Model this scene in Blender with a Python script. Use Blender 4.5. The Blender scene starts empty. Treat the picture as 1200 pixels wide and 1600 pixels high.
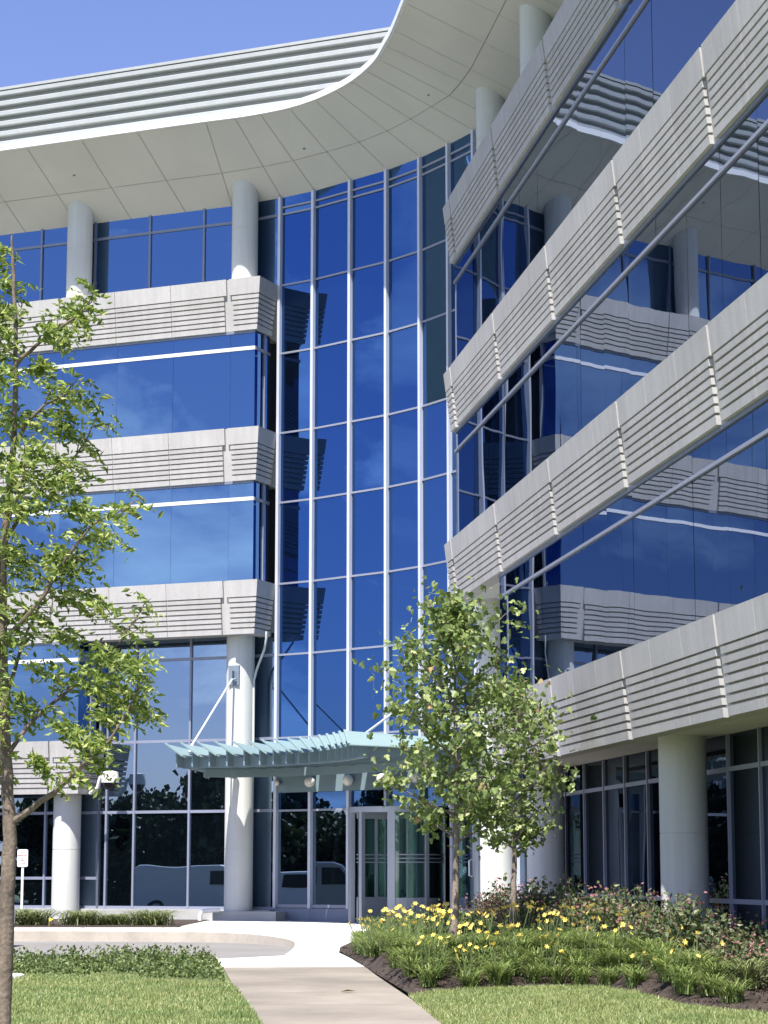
import bpy, bmesh, math, random
from mathutils import Vector, Matrix
import numpy as np
random.seed(7); rng = np.random.default_rng(11)
scene = bpy.context.scene
COL = scene.collection
R = math.radians

# ------------------------------------------------------------------ materials
def mat(name):
    m = bpy.data.materials.new(name); m.use_nodes = True
    nt = m.node_tree; nt.nodes.clear()
    out = nt.nodes.new('ShaderNodeOutputMaterial')
    return m, nt, out

def N(nt, typ, **kw):
    n = nt.nodes.new(typ)
    for k, v in kw.items(): setattr(n, k, v)
    return n

def ramp(nt, fac, stops):
    r = N(nt, 'ShaderNodeValToRGB')
    e = r.color_ramp.elements
    e[0].position, e[0].color = stops[0][0], (*stops[0][1], 1)
    e[1].position, e[1].color = stops[-1][0], (*stops[-1][1], 1)
    for p, c in stops[1:-1]:
        k = e.new(p); k.color = (*c, 1)
    nt.links.new(fac, r.inputs[0])
    return r.outputs[0]

def noise(nt, scale, detail=3, rough=.55, vec=None, dist=0):
    n = N(nt, 'ShaderNodeTexNoise')
    n.inputs['Scale'].default_value = scale; n.inputs['Detail'].default_value = detail
    n.inputs['Roughness'].default_value = rough; n.inputs['Distortion'].default_value = dist
    if vec is None:
        tc = N(nt, 'ShaderNodeTexCoord'); vec = tc.outputs['Object']
    nt.links.new(vec, n.inputs['Vector'])
    return n.outputs[0]

def scaled(nt, s):
    tc = N(nt, 'ShaderNodeTexCoord'); mp = N(nt, 'ShaderNodeMapping')
    mp.inputs['Scale'].default_value = s
    nt.links.new(tc.outputs['Object'], mp.inputs[0])
    return mp.outputs[0]

def mult(nt, a, b):
    m = N(nt, 'ShaderNodeMix', data_type='RGBA', blend_type='MULTIPLY')
    m.inputs[0].default_value = 1
    nt.links.new(a, m.inputs[6]); nt.links.new(b, m.inputs[7])
    return m.outputs[2]

def surface(name, base, var=.12, scale=3., fine=60., finevar=.1, rough=.8, metal=0., bump=.0, bscale=60., streak=0., spec=.5, island=0):
    """A weathered opaque surface: a broad tone variation, a fine grain, optional vertical streaks and bump."""
    m, nt, out = mat(name)
    p = N(nt, 'ShaderNodeBsdfPrincipled')
    lo = tuple(c * (1 - var) for c in base); hi = tuple(min(1, c * (1 + var)) for c in base)
    c = ramp(nt, noise(nt, scale, 4), [(.3, lo), (.7, hi)])
    g = ramp(nt, noise(nt, fine, 2), [(.35, (1 - finevar,) * 3), (.65, (1, 1, 1))])
    c = mult(nt, c, g)
    if streak:
        s = ramp(nt, noise(nt, 1., 3, vec=scaled(nt, (7, 7, .35))), [(.35, (1 - streak,) * 3), (.62, (1, 1, 1))])
        c = mult(nt, c, s)
    if island:
        ge = N(nt, 'ShaderNodeNewGeometry')
        c = mult(nt, c, ramp(nt, ge.outputs['Random Per Island'], [(0, (1 - island, 1 - island, 1 - island * 1.1)), (1, (1, 1, 1))]))
    nt.links.new(c, p.inputs['Base Color'])
    p.inputs['Roughness'].default_value = rough; p.inputs['Metallic'].default_value = metal
    p.inputs['Specular IOR Level'].default_value = spec
    if bump:
        b = N(nt, 'ShaderNodeBump'); b.inputs['Strength'].default_value = bump; b.inputs['Distance'].default_value = .01
        nt.links.new(noise(nt, bscale, 3), b.inputs['Height']); nt.links.new(b.outputs[0], p.inputs['Normal'])
    nt.links.new(p.outputs[0], out.inputs[0])
    return m

def glass(name, tint, tint_grazing, wave=.004, wscale=.5, r0=.45, dark=(.006, .012, .025)):
    """Reflective solar-control glazing: a coated mirror-like layer over a dark body, with the roller waviness of real panes."""
    m, nt, out = mat(name)
    lw = N(nt, 'ShaderNodeLayerWeight'); lw.inputs['Blend'].default_value = .35
    body = N(nt, 'ShaderNodeBsdfDiffuse'); body.inputs['Color'].default_value = (*dark, 1)
    gl = N(nt, 'ShaderNodeBsdfGlossy'); gl.inputs['Roughness'].default_value = .0
    mix = N(nt, 'ShaderNodeMix', data_type='RGBA')
    mix.inputs[6].default_value = (*tint, 1); mix.inputs[7].default_value = (*tint_grazing, 1)
    nt.links.new(lw.outputs['Facing'], mix.inputs[0]); nt.links.new(mix.outputs[2], gl.inputs['Color'])
    mr = N(nt, 'ShaderNodeMapRange'); mr.inputs[3].default_value = r0; mr.inputs[4].default_value = .9
    nt.links.new(lw.outputs['Facing'], mr.inputs[0])
    ms = N(nt, 'ShaderNodeMixShader')
    nt.links.new(mr.outputs[0], ms.inputs[0]); nt.links.new(body.outputs[0], ms.inputs[1]); nt.links.new(gl.outputs[0], ms.inputs[2])
    if wave:
        b = N(nt, 'ShaderNodeBump'); b.inputs['Strength'].default_value = 1; b.inputs['Distance'].default_value = wave
        nt.links.new(noise(nt, wscale, 1, .4, vec=scaled(nt, (1, 1, .8))), b.inputs['Height']); nt.links.new(b.outputs[0], gl.inputs['Normal'])
    nt.links.new(ms.outputs[0], out.inputs[0])
    return m

def clear_glass(name):
    m, nt, out = mat(name)
    fr = N(nt, 'ShaderNodeFresnel'); fr.inputs[0].default_value = 1.5
    mr = N(nt, 'ShaderNodeMapRange'); mr.inputs[3].default_value = .12; mr.inputs[4].default_value = .8
    tr = N(nt, 'ShaderNodeBsdfTransparent'); tr.inputs[0].default_value = (.62, .78, .74, 1)
    gl = N(nt, 'ShaderNodeBsdfGlossy'); gl.inputs['Roughness'].default_value = 0; gl.inputs[0].default_value = (.7, .85, .85, 1)
    ms = N(nt, 'ShaderNodeMixShader')
    nt.links.new(fr.outputs[0], mr.inputs[0]); nt.links.new(mr.outputs[0], ms.inputs[0])
    nt.links.new(tr.outputs[0], ms.inputs[1]); nt.links.new(gl.outputs[0], ms.inputs[2])
    nt.links.new(ms.outputs[0], out.inputs[0])
    return m

def leafmat(name, stops, trans=.35, rough=.5, patch=0):
    """Leaves: each leaf takes its own tone; light passes through the blade."""
    m, nt, out = mat(name)
    ge = N(nt, 'ShaderNodeNewGeometry')
    c = ramp(nt, ge.outputs['Random Per Island'], stops)
    if patch:
        c = mult(nt, c, ramp(nt, noise(nt, .9, 4, .6), [(.32, (1 - patch, 1 - patch * .6, 1 - patch)), (.5, (1, 1, 1)), (.72, (1.0, .93, .92))]))
    p = N(nt, 'ShaderNodeBsdfPrincipled'); p.inputs['Roughness'].default_value = rough
    t = N(nt, 'ShaderNodeBsdfTranslucent')
    nt.links.new(c, p.inputs['Base Color']); nt.links.new(c, t.inputs[0])
    ms = N(nt, 'ShaderNodeMixShader'); ms.inputs[0].default_value = trans
    nt.links.new(p.outputs[0], ms.inputs[1]); nt.links.new(t.outputs[0], ms.inputs[2])
    nt.links.new(ms.outputs[0], out.inputs[0])
    return m

M = {}
M['precast'] = surface('precast_concrete', (.525, .512, .50), .07, .9, 70, .18, .85, bump=.25, bscale=90, streak=.10, spec=.3, island=.085)
M['column'] = surface('painted_column', (.61, .625, .60), .05, .8, 40, .05, .6, bump=.08, bscale=40, streak=.07, spec=.3)
M['soffit'] = surface('soffit_panel', (.62, .605, .57), .05, .5, 50, .05, .8, streak=0, spec=.2)
M['joint'] = surface('joint_sealant', (.36, .35, .33), .1, 2, 40, .1, .9)
M['lip'] = surface('white_metal_lip', (.80, .81, .80), .03, 1, 40, .02, .45)
M['screen'] = surface('ribbed_metal', (.35, .37, .37), .04, .6, 40, .03, .5, streak=.06)
M['roof'] = surface('roof_membrane', (.5, .5, .5), .1, 1, 30, .1, .9)
M['alu'] = surface('aluminium_frame', (.29, .31, .375), .03, 2, 60, .04, .38, metal=.3)
M['alu_mull'] = surface('mullion_metal', (.60, .63, .70), .03, 2, 60, .04, .4, metal=.2)
M['alu_low'] = surface('blue_grey_frame', (.27, .295, .38), .04, 2, 60, .04, .4, metal=.3)
M['alu_white'] = surface('pale_transom_metal', (.74, .75, .78), .03, 2, 60, .03, .4, metal=.1)
M['alu_dark'] = surface('grey_blue_frame', (.20, .23, .30), .05, 2, 60, .04, .4, metal=.3)
M['seal_grey'] = surface('grey_glazing_joint', (.07, .075, .09), .1, 2, 60, .1, .5)
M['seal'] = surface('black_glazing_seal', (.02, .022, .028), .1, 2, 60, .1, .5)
M['glass_front'] = glass('blue_glass_front', (.13, .25, .43), (.40, .49, .64), .0035, .55, .66)
M['glass_deep'] = glass('blue_glass_curtain', (.038, .125, .35), (.20, .33, .55), .004, .6, .68)
M['glass_side'] = glass('blue_glass_side', (.16, .21, .33), (.42, .465, .55), .005, .55, .62)
M['glass_low'] = glass('dark_ground_glass', (.32, .44, .60), (.20, .24, .30), .004, .6, .6, (.004, .007, .010))
M['glass_lowside'] = glass('dark_side_glass', (.16, .20, .27), (.15, .175, .22), .004, .6, .5, (.004, .006, .008))
M['clear'] = clear_glass('door_glass')
M['steel'] = surface('canopy_steel', (.17, .24, .27), .08, 1, 40, .05, .5, metal=.1)
M['blade'] = surface('canopy_blade_metal', (.215, .305, .315), .05, 1, 40, .04, .45, metal=.1)
M['door'] = surface('door_frame_metal', (.33, .36, .41), .04, 2, 50, .04, .4, metal=.4)
M['plate'] = surface('bracket_steel', (.22, .27, .33), .1, 6, 40, .08, .5, metal=.4)
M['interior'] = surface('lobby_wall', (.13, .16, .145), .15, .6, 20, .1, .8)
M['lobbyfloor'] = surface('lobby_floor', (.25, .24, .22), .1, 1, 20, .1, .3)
M['lamp'] = surface('lamp_globe', (.78, .74, .68), .2, 14, 40, .15, .25)
M['white'] = surface('white_enamel', (.82, .82, .82), .02, 3, 40, .03, .4)
M['black'] = surface('black_plastic', (.02, .02, .024), .1, 4, 40, .1, .25)
M['plaza'] = surface('white_concrete', (.60, .59, .565), .05, .7, 40, .06, .9, bump=.15, bscale=40)
M['walk'] = surface('shade_toned_walk_concrete', (.24, .212, .178), .22, .8, 90, .2, .92, bump=.3, bscale=110)  # tan path concrete, with tree shade put into its darker colour
M['kerb'] = surface('kerb_concrete', (.42, .375, .32), .14, 2.2, 60, .15, .92, bump=.25, bscale=50)
M['drive'] = surface('drive_concrete', (.205, .197, .19), .1, .6, 80, .14, .92, bump=.25, bscale=80)
M['base'] = surface('base_concrete', (.42, .42, .40), .1, 1.2, 60, .1, .9)
M['asphalt'] = surface('asphalt', (.06, .06, .062), .15, .6, 90, .3, .9)
M['mulch'] = surface('bark_mulch', (.058, .04, .03), .45, 9, 45, .6, .95, bump=1., bscale=25)
M['soil'] = surface('lawn_ground', (.15, .19, .065), .28, .9, 25, .4, .95, bump=.6, bscale=30)
M['bark'] = surface('bark', (.20, .155, .12), .35, 5, 30, .35, .9, bump=.9, bscale=28, streak=.3)
M['bark2'] = surface('bark_pale', (.27, .22, .18), .3, 6, 40, .3, .9, bump=.7, bscale=34, streak=.25)
M['leaf_locust'] = leafmat('locust_leaf', [(0, (.08, .13, .025)), (.4, (.19, .27, .05)), (.75, (.34, .42, .09)), (1, (.54, .56, .22))], .42)
M['leaf_maple'] = leafmat('maple_leaf', [(0, (.085, .135, .035)), (.45, (.18, .25, .07)), (.8, (.29, .36, .12)), (.985, (.44, .49, .22)), (1, (.42, .24, .12))], .35)
M['leaf_dark'] = leafmat('distant_leaf', [(0, (.012, .022, .010)), (.6, (.03, .05, .018)), (1, (.055, .08, .03))], .2)
M['leaf_lily'] = leafmat('lily_leaf', [(0, (.07, .12, .03)), (.5, (.165, .23, .055)), (1, (.34, .40, .14))], .35)
M['leaf_shrub'] = leafmat('rose_leaf', [(0, (.045, .075, .03)), (.5, (.095, .13, .05)), (.85, (.17, .19, .08)), (1, (.24, .15, .10))], .25)
M['leaf_red'] = leafmat('barberry_leaf', [(0, (.06, .03, .028)), (.5, (.11, .06, .045)), (.8, (.12, .11, .05)), (1, (.24, .15, .12))], .25)
M['leaf_juniper'] = leafmat('juniper_leaf', [(0, (.05, .09, .025)), (.5, (.11, .16, .045)), (1, (.21, .26, .08))], .25)
M['leaf_tuft'] = leafmat('tuft_leaf', [(0, (.08, .12, .035)), (.5, (.17, .21, .07)), (1, (.30, .32, .14))], .3)
M['leaf_cover'] = leafmat('cover_leaf', [(0, (.04, .07, .02)), (.5, (.10, .145, .04)), (1, (.22, .27, .09))], .3)
M['grass'] = leafmat('grass_blade', [(0, (.15, .21, .06)), (.5, (.27, .34, .115)), (.85, (.38, .42, .17)), (1, (.52, .47, .27))], .3, patch=.35)
M['petal_yellow'] = leafmat('yellow_petal', [(0, (.80, .55, .06)), (1, (.90, .78, .25))], .3)
M['petal_pink'] = leafmat('pink_petal', [(0, (.30, .10, .12)), (.6, (.42, .19, .19)), (1, (.60, .36, .33))], .3)
M['stem'] = surface('green_stem', (.10, .14, .05), .2, 8, 40, .1, .8)
M['signface'] = surface('sign_face', (.85, .85, .85), .02, 3, 40, .02, .4)
M['signtext'] = surface('sign_red_ink', (.35, .04, .05), .05, 3, 40, .05, .5)
M['tyre'] = surface('tyre_rubber', (.02, .02, .02), .1, 4, 40, .1, .8)
M['silver_paint'] = surface('silver_paint', (.42, .44, .47), .02, 2, 60, .02, .25, metal=.5)
M['yellow'] = surface('yellow_flag', (.8, .6, .05), .05, 3, 40, .05, .6)
M['dryleaf'] = surface('dry_leaf', (.22, .20, .07), .2, 20, 60, .1, .7)

# ------------------------------------------------------------------ mesh helper
class MB:
    def __init__(s): s.v = []; s.f = []; s.mi = []; s.m = 0
    def add(s, vs, fs):
        b = len(s.v); s.v += [tuple(map(float, p)) for p in vs]
        for f in fs: s.f.append(tuple(i + b for i in f)); s.mi.append(s.m)
        return s
    def box(s, c, size, rz=0, ax=None):
        """box centred at c; size along (u, w, z), u turned by rz (or along the unit vector ax)"""
        u = Vector((math.cos(rz), math.sin(rz), 0)) if ax is None else Vector((ax[0], ax[1], 0)).normalized()
        w = Vector((-u.y, u.x, 0)); z = Vector((0, 0, 1)); c = Vector(c)
        vs = [c + u * (a * size[0] / 2) + w * (b * size[1] / 2) + z * (d * size[2] / 2) for d in (-1, 1) for a, b in ((-1, -1), (1, -1), (1, 1), (-1, 1))]
        return s.add(vs, [(3, 2, 1, 0), (4, 5, 6, 7), (0, 1, 5, 4), (1, 2, 6, 5), (2, 3, 7, 6), (3, 0, 4, 7)])
    def bar(s, a, b, w, h, up=(0, 0, 1)):
        a, b = Vector(a), Vector(b); d = (b - a).normalized(); up = Vector(up)
        x = d.cross(up)
        if x.length < 1e-4: x = d.cross(Vector((1, 0, 0)))
        x.normalize(); y = x.cross(d).normalized()
        vs = [p + x * (i * w / 2) + y * (j * h / 2) for p in (a, b) for i, j in ((-1, -1), (1, -1), (1, 1), (-1, 1))]
        return s.add(vs, [(0, 1, 2, 3), (7, 6, 5, 4), (0, 4, 5, 1), (1, 5, 6, 2), (2, 6, 7, 3), (3, 7, 4, 0)])
    def tube(s, pts, rad, n=8, cap=True):
        pts = [Vector(p) for p in pts]
        if not isinstance(rad, (list, tuple)): rad = [rad] * len(pts)
        rings = []; prev = None
        for i, p in enumerate(pts):
            d = (pts[min(i + 1, len(pts) - 1)] - pts[max(i - 1, 0)]).normalized()
            if prev is None:
                x = d.cross(Vector((0, 0, 1)))
                if x.length < 1e-3: x = d.cross(Vector((1, 0, 0)))
            else: x = prev - d * prev.dot(d)
            x.normalize(); prev = x; y = d.cross(x)
            rings.append([p + (x * math.cos(2 * math.pi * k / n) + y * math.sin(2 * math.pi * k / n)) * rad[i] for k in range(n)])
        fs = []
        for i in range(len(pts) - 1):
            for k in range(n):
                fs.append((i * n + k, i * n + (k + 1) % n, (i + 1) * n + (k + 1) % n, (i + 1) * n + k))
        if cap: fs += [tuple(range(n - 1, -1, -1)), tuple((len(pts) - 1) * n + k for k in range(n))]
        return s.add([p for r in rings for p in r], fs)
    def lathe(s, c, prof, n=32):
        vs = []; fs = []
        for r, z in prof:
            vs += [(c[0] + r * math.cos(2 * math.pi * k / n), c[1] + r * math.sin(2 * math.pi * k / n), c[2] + z) for k in range(n)]
        for i in range(len(prof) - 1):
            for k in range(n):
                fs.append((i * n + k, i * n + (k + 1) % n, (i + 1) * n + (k + 1) % n, (i + 1) * n + k))
        fs += [tuple(range(n - 1, -1, -1)), tuple((len(prof) - 1) * n + k for k in range(n))]
        return s.add(vs, fs)
    def prism(s, poly, z0, z1):
        n = len(poly)
        vs = [(x, y, z0) for x, y in poly] + [(x, y, z1) for x, y in poly]
        return s.add(vs, [tuple(range(n - 1, -1, -1)), tuple(range(n, 2 * n))] + [(i, (i + 1) % n, n + (i + 1) % n, n + i) for i in range(n)])
    def ribbon(s, outer0, outer1, inner, z0, z1):
        """solid between an outer polyline (outer0 at z0, outer1 at z1) and an inner polyline, all of equal length"""
        n = len(outer0)
        vs = [(p[0], p[1], z0) for p in outer0] + [(p[0], p[1], z1) for p in outer1] + [(p[0], p[1], z0) for p in inner] + [(p[0], p[1], z1) for p in inner]
        fs = []
        for i in range(n - 1):
            a, b, c, d = i, n + i, 2 * n + i, 3 * n + i
            fs += [(a, a + 1, b + 1, b), (c + 1, c, d, d + 1), (b, b + 1, d + 1, d), (a + 1, a, c, c + 1)]
        fs += [(0, n, 3 * n, 2 * n), (n - 1, 3 * n - 1, 4 * n - 1, 2 * n - 1)]
        return s.add(vs, fs)
    def build(s, name, material, parent=None, smooth=False, recalc=True, label=None, cat=None, group=None, kind=None, origin=None):
        me = bpy.data.meshes.new(name)
        v = s.v
        if origin is not None: v = [(x - origin[0], y - origin[1], z - origin[2]) for x, y, z in v]
        me.from_pydata(v, [], s.f)
        for m in (material if isinstance(material, (list, tuple)) else [material]): me.materials.append(m)
        if any(s.mi): me.polygons.foreach_set('material_index', s.mi)
        if recalc:
            bm = bmesh.new(); bm.from_mesh(me); bmesh.ops.recalc_face_normals(bm, faces=bm.faces); bm.to_mesh(me); bm.free()
        if smooth:
            me.shade_smooth()
            try: me.set_sharp_from_angle(angle=R(40))
            except Exception: pass
        me.update()
        o = bpy.data.objects.new(name, me); COL.objects.link(o)
        if origin is not None: o.location = origin
        if parent is not None:
            o.parent = parent
        return tag(o, label, cat, group, kind)

def tag(o, label=None, cat=None, group=None, kind=None):
    for k, v in (('label', label), ('category', cat), ('group', group), ('kind', kind)):
        if v: o[k] = v
    return o

def empty(name, label, cat, loc=(0, 0, 0), group=None, rz=0):
    o = bpy.data.objects.new(name, None); COL.objects.link(o)
    o.location = loc; o.rotation_euler = (0, 0, rz); o.empty_display_size = .2
    return tag(o, label, cat, group)

def dup(root, loc, rz=0, scale=1, label=None, group=None):
    r = root.copy(); COL.objects.link(r); r.location = loc; r.rotation_euler = (0, 0, rz); r.scale = (scale,) * 3
    if label: r['label'] = label
    if group: r['group'] = group
    for ch in list(root.children):
        c = ch.copy(); COL.objects.link(c); c.parent = r
        for g in list(ch.children):
            d = g.copy(); COL.objects.link(d); d.parent = c
    return r

# ------------------------------------------------------------------ plan of the place (metres; camera above the origin, looking along +Y)
V2 = lambda x, y: Vector((x, y))
aL = R(-22.65)
dL = V2(math.cos(aL), math.sin(aL)); nL = V2(dL.y, -dL.x)        # along the left wing / its outward normal
dR = V2(.1440, -.9896); nR = V2(-.9896, -.1440)                    # along the right wing (towards the viewer) / its outward normal
A0 = V2(-2.92, 51.2)                                               # corner of the left wing
J0 = V2(1.35, 45.05)                                               # first panel joint of the right wing
BAY = 4.572; PAN = 1.524; FLR = 3.6; SILL = 4.16; BH = 1.24; BAT = .13
ZS = 17.15; ZL = 18.5; LIPO = 1.15; RECL = 1.2; RECR = 1.5; GI = .22
def PL(s, o): return A0 + dL * s + nL * o
def PR(s, o): return J0 + dR * s + nR * o
def zg(y):
    if y >= 46: return 0.
    if y >= 43: return -.05 * (46 - y) / 3
    if y >= 35: return -.05 - .165 * (43 - y) / 8
    if y >= 18: return -.215 - .345 * (35 - y) / 17
    return -.56
# the concave curtain wall: mullion points from the left wing round to the right wing
CW = [V2(-2.47, 52.15), V2(-1.65, 51.58), V2(-.76, 50.76), V2(.09, 49.98), V2(.85, 49.07), V2(1.47, 48.10), V2(2.0, 47.2), V2(2.45, 46.5), V2(2.72, 45.6), PR(.35, RECR)]

def smooth_path(p, n=5):
    out = []
    for i in range(len(p) - 1):
        p0, p1, p2, p3 = p[max(i - 1, 0)], p[i], p[i + 1], p[min(i + 2, len(p) - 1)]
        for k in range(n):
            t = k / n
            out.append(.5 * ((2 * p1) + (p2 - p0) * t + (2 * p0 - 5 * p1 + 4 * p2 - p3) * t * t + (3 * p1 - p0 - 3 * p2 + p3) * t ** 3))
    out.append(p[-1]); return out
def offset_path(p, o):
    r = []
    for i in range(len(p)):
        d = (p[min(i + 1, len(p) - 1)] - p[max(i - 1, 0)]).normalized(); r.append(p[i] + V2(d.y, -d.x) * o)
    return r

# ------------------------------------------------------------------ the office building
B = empty('office_building', 'pale five-storey office building with banded concrete wings and curved blue glass corner', 'building', (0, 50, 0))
OFF = Vector((0, 50, 0))
def bpart(mb, name, material, parent=None, smooth=False, label=None, kind=None, recalc=True):
    o = mb.build(name, material, None, smooth=smooth, recalc=recalc, label=label, kind=kind)
    par = parent or B
    o.parent = par
    if par is B: o.matrix_parent_inverse = Matrix.Translation(-OFF)
    return o

# --- spandrel bands
def band(k, P, s_far, s_end, ret, sgn, joints, retoff=None):
    """One precast spandrel. P(s, o) gives plan points; the front runs from s_far to the corner s_end, then a return goes back by `ret`.
    sgn: +1 when the corner end is at growing s, -1 otherwise."""
    zt = SILL + FLR * k; zb = zt - BH
    body, lips = MB(), MB()
    off = lambda z: -BAT * (zt - z) / BH
    def corner(o): return P(s_end + sgn * o, o)
    def back(o): return P(s_end + sgn * o, -ret)
    base = -.06
    def outline(z, o, s0): return [P(s0, off(z) + o), corner(off(z) + o), back(off(z) + o)]
    inn = lambda s0, t: [P(s0, -t), P(s_end - sgn * t, -t), P(s_end - sgn * t, -ret)]
    body.ribbon(outline(zb + .005, base, s_far), outline(zt - .005, base, s_far), inn(s_far, .42), zb + .005, zt - .005)
    layers = [(zt - .385, zt)]
    pitch = (BH - .385 - .03) / 7
    for i in range(7):
        z1 = zt - .385 - .03 - pitch * i
        layers.append((z1 - pitch + .034 if i < 6 else zb, z1 - .0))
    js = sorted(joints)
    last = js[-1] if sgn > 0 else js[0]
    for li, (z0, z1) in enumerate(layers):
        gap = .04 if li == 0 else .105
        # corner piece, wrapping on to the return
        s0 = last + sgn * gap
        lips.ribbon(outline(z0, 0, s0), outline(z1, 0, s0), [P(s0, off(z0) + base - .02), corner(off(z0) + base - .02), back(off(z0) + base - .02)], z0, z1)
        segs = []
        for i in range(len(js) - 1): segs.append((js[i] + gap, js[i + 1] - gap, js[i]))
        if sgn > 0: segs.append((s_far, js[0] - gap, js[0] - BAY))
        else: segs.append((js[-1] + gap, s_far, js[-1]))
        for a, b, j in segs:
            cuts = [a] + [c for c in (j + PAN, j + 2 * PAN) if a + .1 < c < b - .1] + [b]
            for q in range(len(cuts) - 1):
                a2 = cuts[q] + (.005 if q else 0); b2 = cuts[q + 1] - (.005 if q < len(cuts) - 2 else 0)
                if b2 - a2 < .05: continue
                lips.ribbon([P(a2, off(z0)), P(b2, off(z0))], [P(a2, off(z1)), P(b2, off(z1))], [P(a2, off(z0) + base - .02), P(b2, off(z0) + base - .02)], z0, z1)
    o = bpart(body, 'spandrel_band', M['precast'])
    bpart(lips, 'ribbed_facing', M['precast'], o)
    return o

JL = [-.86 - BAY * i for i in range(5, -1, -1)]
for k in (1, 2, 3): band(k, PL, -27, 0, 1.03, 1, JL)
band(0, PL, -27, -BAY, 1.15, 1, [j for j in JL if j < -5])
JR = [BAY * i for i in range(0, 6)]
for k in (1, 2, 3): band(k, PR, 25.5, -.76, 1.35, -1, JR)
band(0, PR, 25.5, 3.75, 1.45, -1, JR[1:])

# --- floor slabs (their undersides are the soffits you look up at)
def slab(P, sgn, s_far, s_end, depth, k, name='floor_soffit'):
    zt = SILL + FLR * k; zb = zt - BH
    m = MB()
    q = [P(s_far, -.40), P(s_end - sgn * .40, -.40), P(s_end - sgn * .40, -depth), P(s_far, -depth)]
    m.prism(q, zb + .07, zt - .02)
    return bpart(m, name, M['soffit'])
for k in (1, 2, 3): slab(PL, 1, -27, 0, 2.2, k)
slab(PL, 1, -27, -BAY, 2.2, 0)
for k in (1, 2, 3): slab(PR, -1, 25.5, -.76, 2.4, k)
slab(PR, -1, 25.5, 3.75, 2.4, 0)

# --- strip windows
def facets(mb, p0, p1, z0, z1, n, tilt=.0035, gap=.0025, bulge=0):
    """n panes side by side between two plan points, each set a hair out of true as real units are"""
    for i in range(n):
        a = p0.lerp(p1, i / n); b = p0.lerp(p1, (i + 1) / n)
        d = (b - a).normalized(); nn = V2(d.y, -d.x)
        a = a + d * gap; b = b - d * gap
        j = [random.uniform(-tilt, tilt) for _ in range(4)]
        c = [(a + nn * j[0], z0), (b + nn * j[1], z0), (b + nn * (j[1] + j[2]), z1), (a + nn * (j[0] + j[2]), z1)]
        mb.add([(p.x, p.y, z) for p, z in c], [(0, 1, 2, 3)])

def strip_window(P, sgn, s_far, s_end, k, joints_s0, ret, gmat, tmat, retmat, tilt):
    z0 = SILL + FLR * k - .06; z1 = SILL + FLR * (k + 1) - BH + .08
    zh = SILL + FLR * (k + 1) - 1.67
    g = MB()
    # pane joints along the front
    ss = sorted(set([s_far, s_end - sgn * GI] + [joints_s0 + PAN * i for i in range(-20, 21) if min(s_far, s_end) + .3 < joints_s0 + PAN * i < max(s_far, s_end) - .3]))
    for a, b in zip(ss[:-1], ss[1:]):
        pa, pb = P(a, -GI), P(b, -GI)
        if sgn > 0: facets(g, pa, pb, z0, zh, 1, tilt); facets(g, pa, pb, zh, z1, 1, tilt)
        else: facets(g, pa, pb, z0, zh, 1, tilt); facets(g, pa, pb, zh, z1, 1, tilt)
    o = bpart(g, 'strip_window', gmat, recalc=False)
    sl = MB()
    q0, q1 = P(s_far, -GI - .012), P(s_end - sgn * (GI + .012), -GI - .012)
    sl.add([(q0.x, q0.y, z0), (q1.x, q1.y, z0), (q1.x, q1.y, z1), (q0.x, q0.y, z1)], [(0, 1, 2, 3)])
    q2 = P(s_end - sgn * (GI + .012), -ret)
    sl.add([(q1.x, q1.y, z0), (q2.x, q2.y, z0), (q2.x, q2.y, z1), (q1.x, q1.y, z1)], [(0, 1, 2, 3)])
    bpart(sl, 'glazing_seal', M['seal_grey'], o)
    t = MB()
    a, b = P(s_far, -GI + .012), P(s_end - sgn * (GI - .012), -GI + .012)
    t.bar((a.x, a.y, zh), (b.x, b.y, zh), .05, .085 if sgn > 0 else .05)
    bpart(t, 'window_transom', tmat, o)
    # return pane round the corner
    c0, c1 = P(s_end - sgn * GI, -GI), P(s_end - sgn * GI, -ret)
    g2 = MB(); facets(g2, c0, c1, z0, zh, 1, .001); facets(g2, c0, c1, zh, z1, 1, .001)
    bpart(g2, 'return_pane', retmat, o, recalc=False)
    t2 = MB(); t2.bar((c0.x, c0.y, zh), (c1.x, c1.y, zh), .05, .075)
    for f in (.62,):
        m_ = c0.lerp(c1, f); t2.box((m_.x, m_.y, (z0 + z1) / 2), (.07, .07, z1 - z0), ax=dL if sgn > 0 else dR)
    bpart(t2, 'return_frame', M['alu'], o)
    fr = MB()      # dark head frame under the band above
    a, b = P(s_far, -GI + .006), P(s_end - sgn * (GI - .006), -GI + .006)
    fr.bar((a.x, a.y, z1 - .09), (b.x, b.y, z1 - .09), .05, .1)
    bpart(fr, 'head_frame', M['alu_dark'], o)
    return o

for k in (1, 2): strip_window(PL, 1, -27, 0, k, -.86, 1.03, M['glass_front'], M['alu_white'], M['glass_deep'], .003)
strip_window(PL, 1, -27, -BAY, 0, -.86, 1.15, M['glass_front'], M['alu_white'], M['glass_deep'], .003)
for k in (1, 2): strip_window(PR, -1, 25.5, -.76, k, 0, 1.35, M['glass_side'], M['alu'], M['glass_side'], .0022)
strip_window(PR, -1, 25.5, 3.75, 0, 0, 1.45, M['glass_side'], M['alu'], M['glass_side'], .0022)

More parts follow.
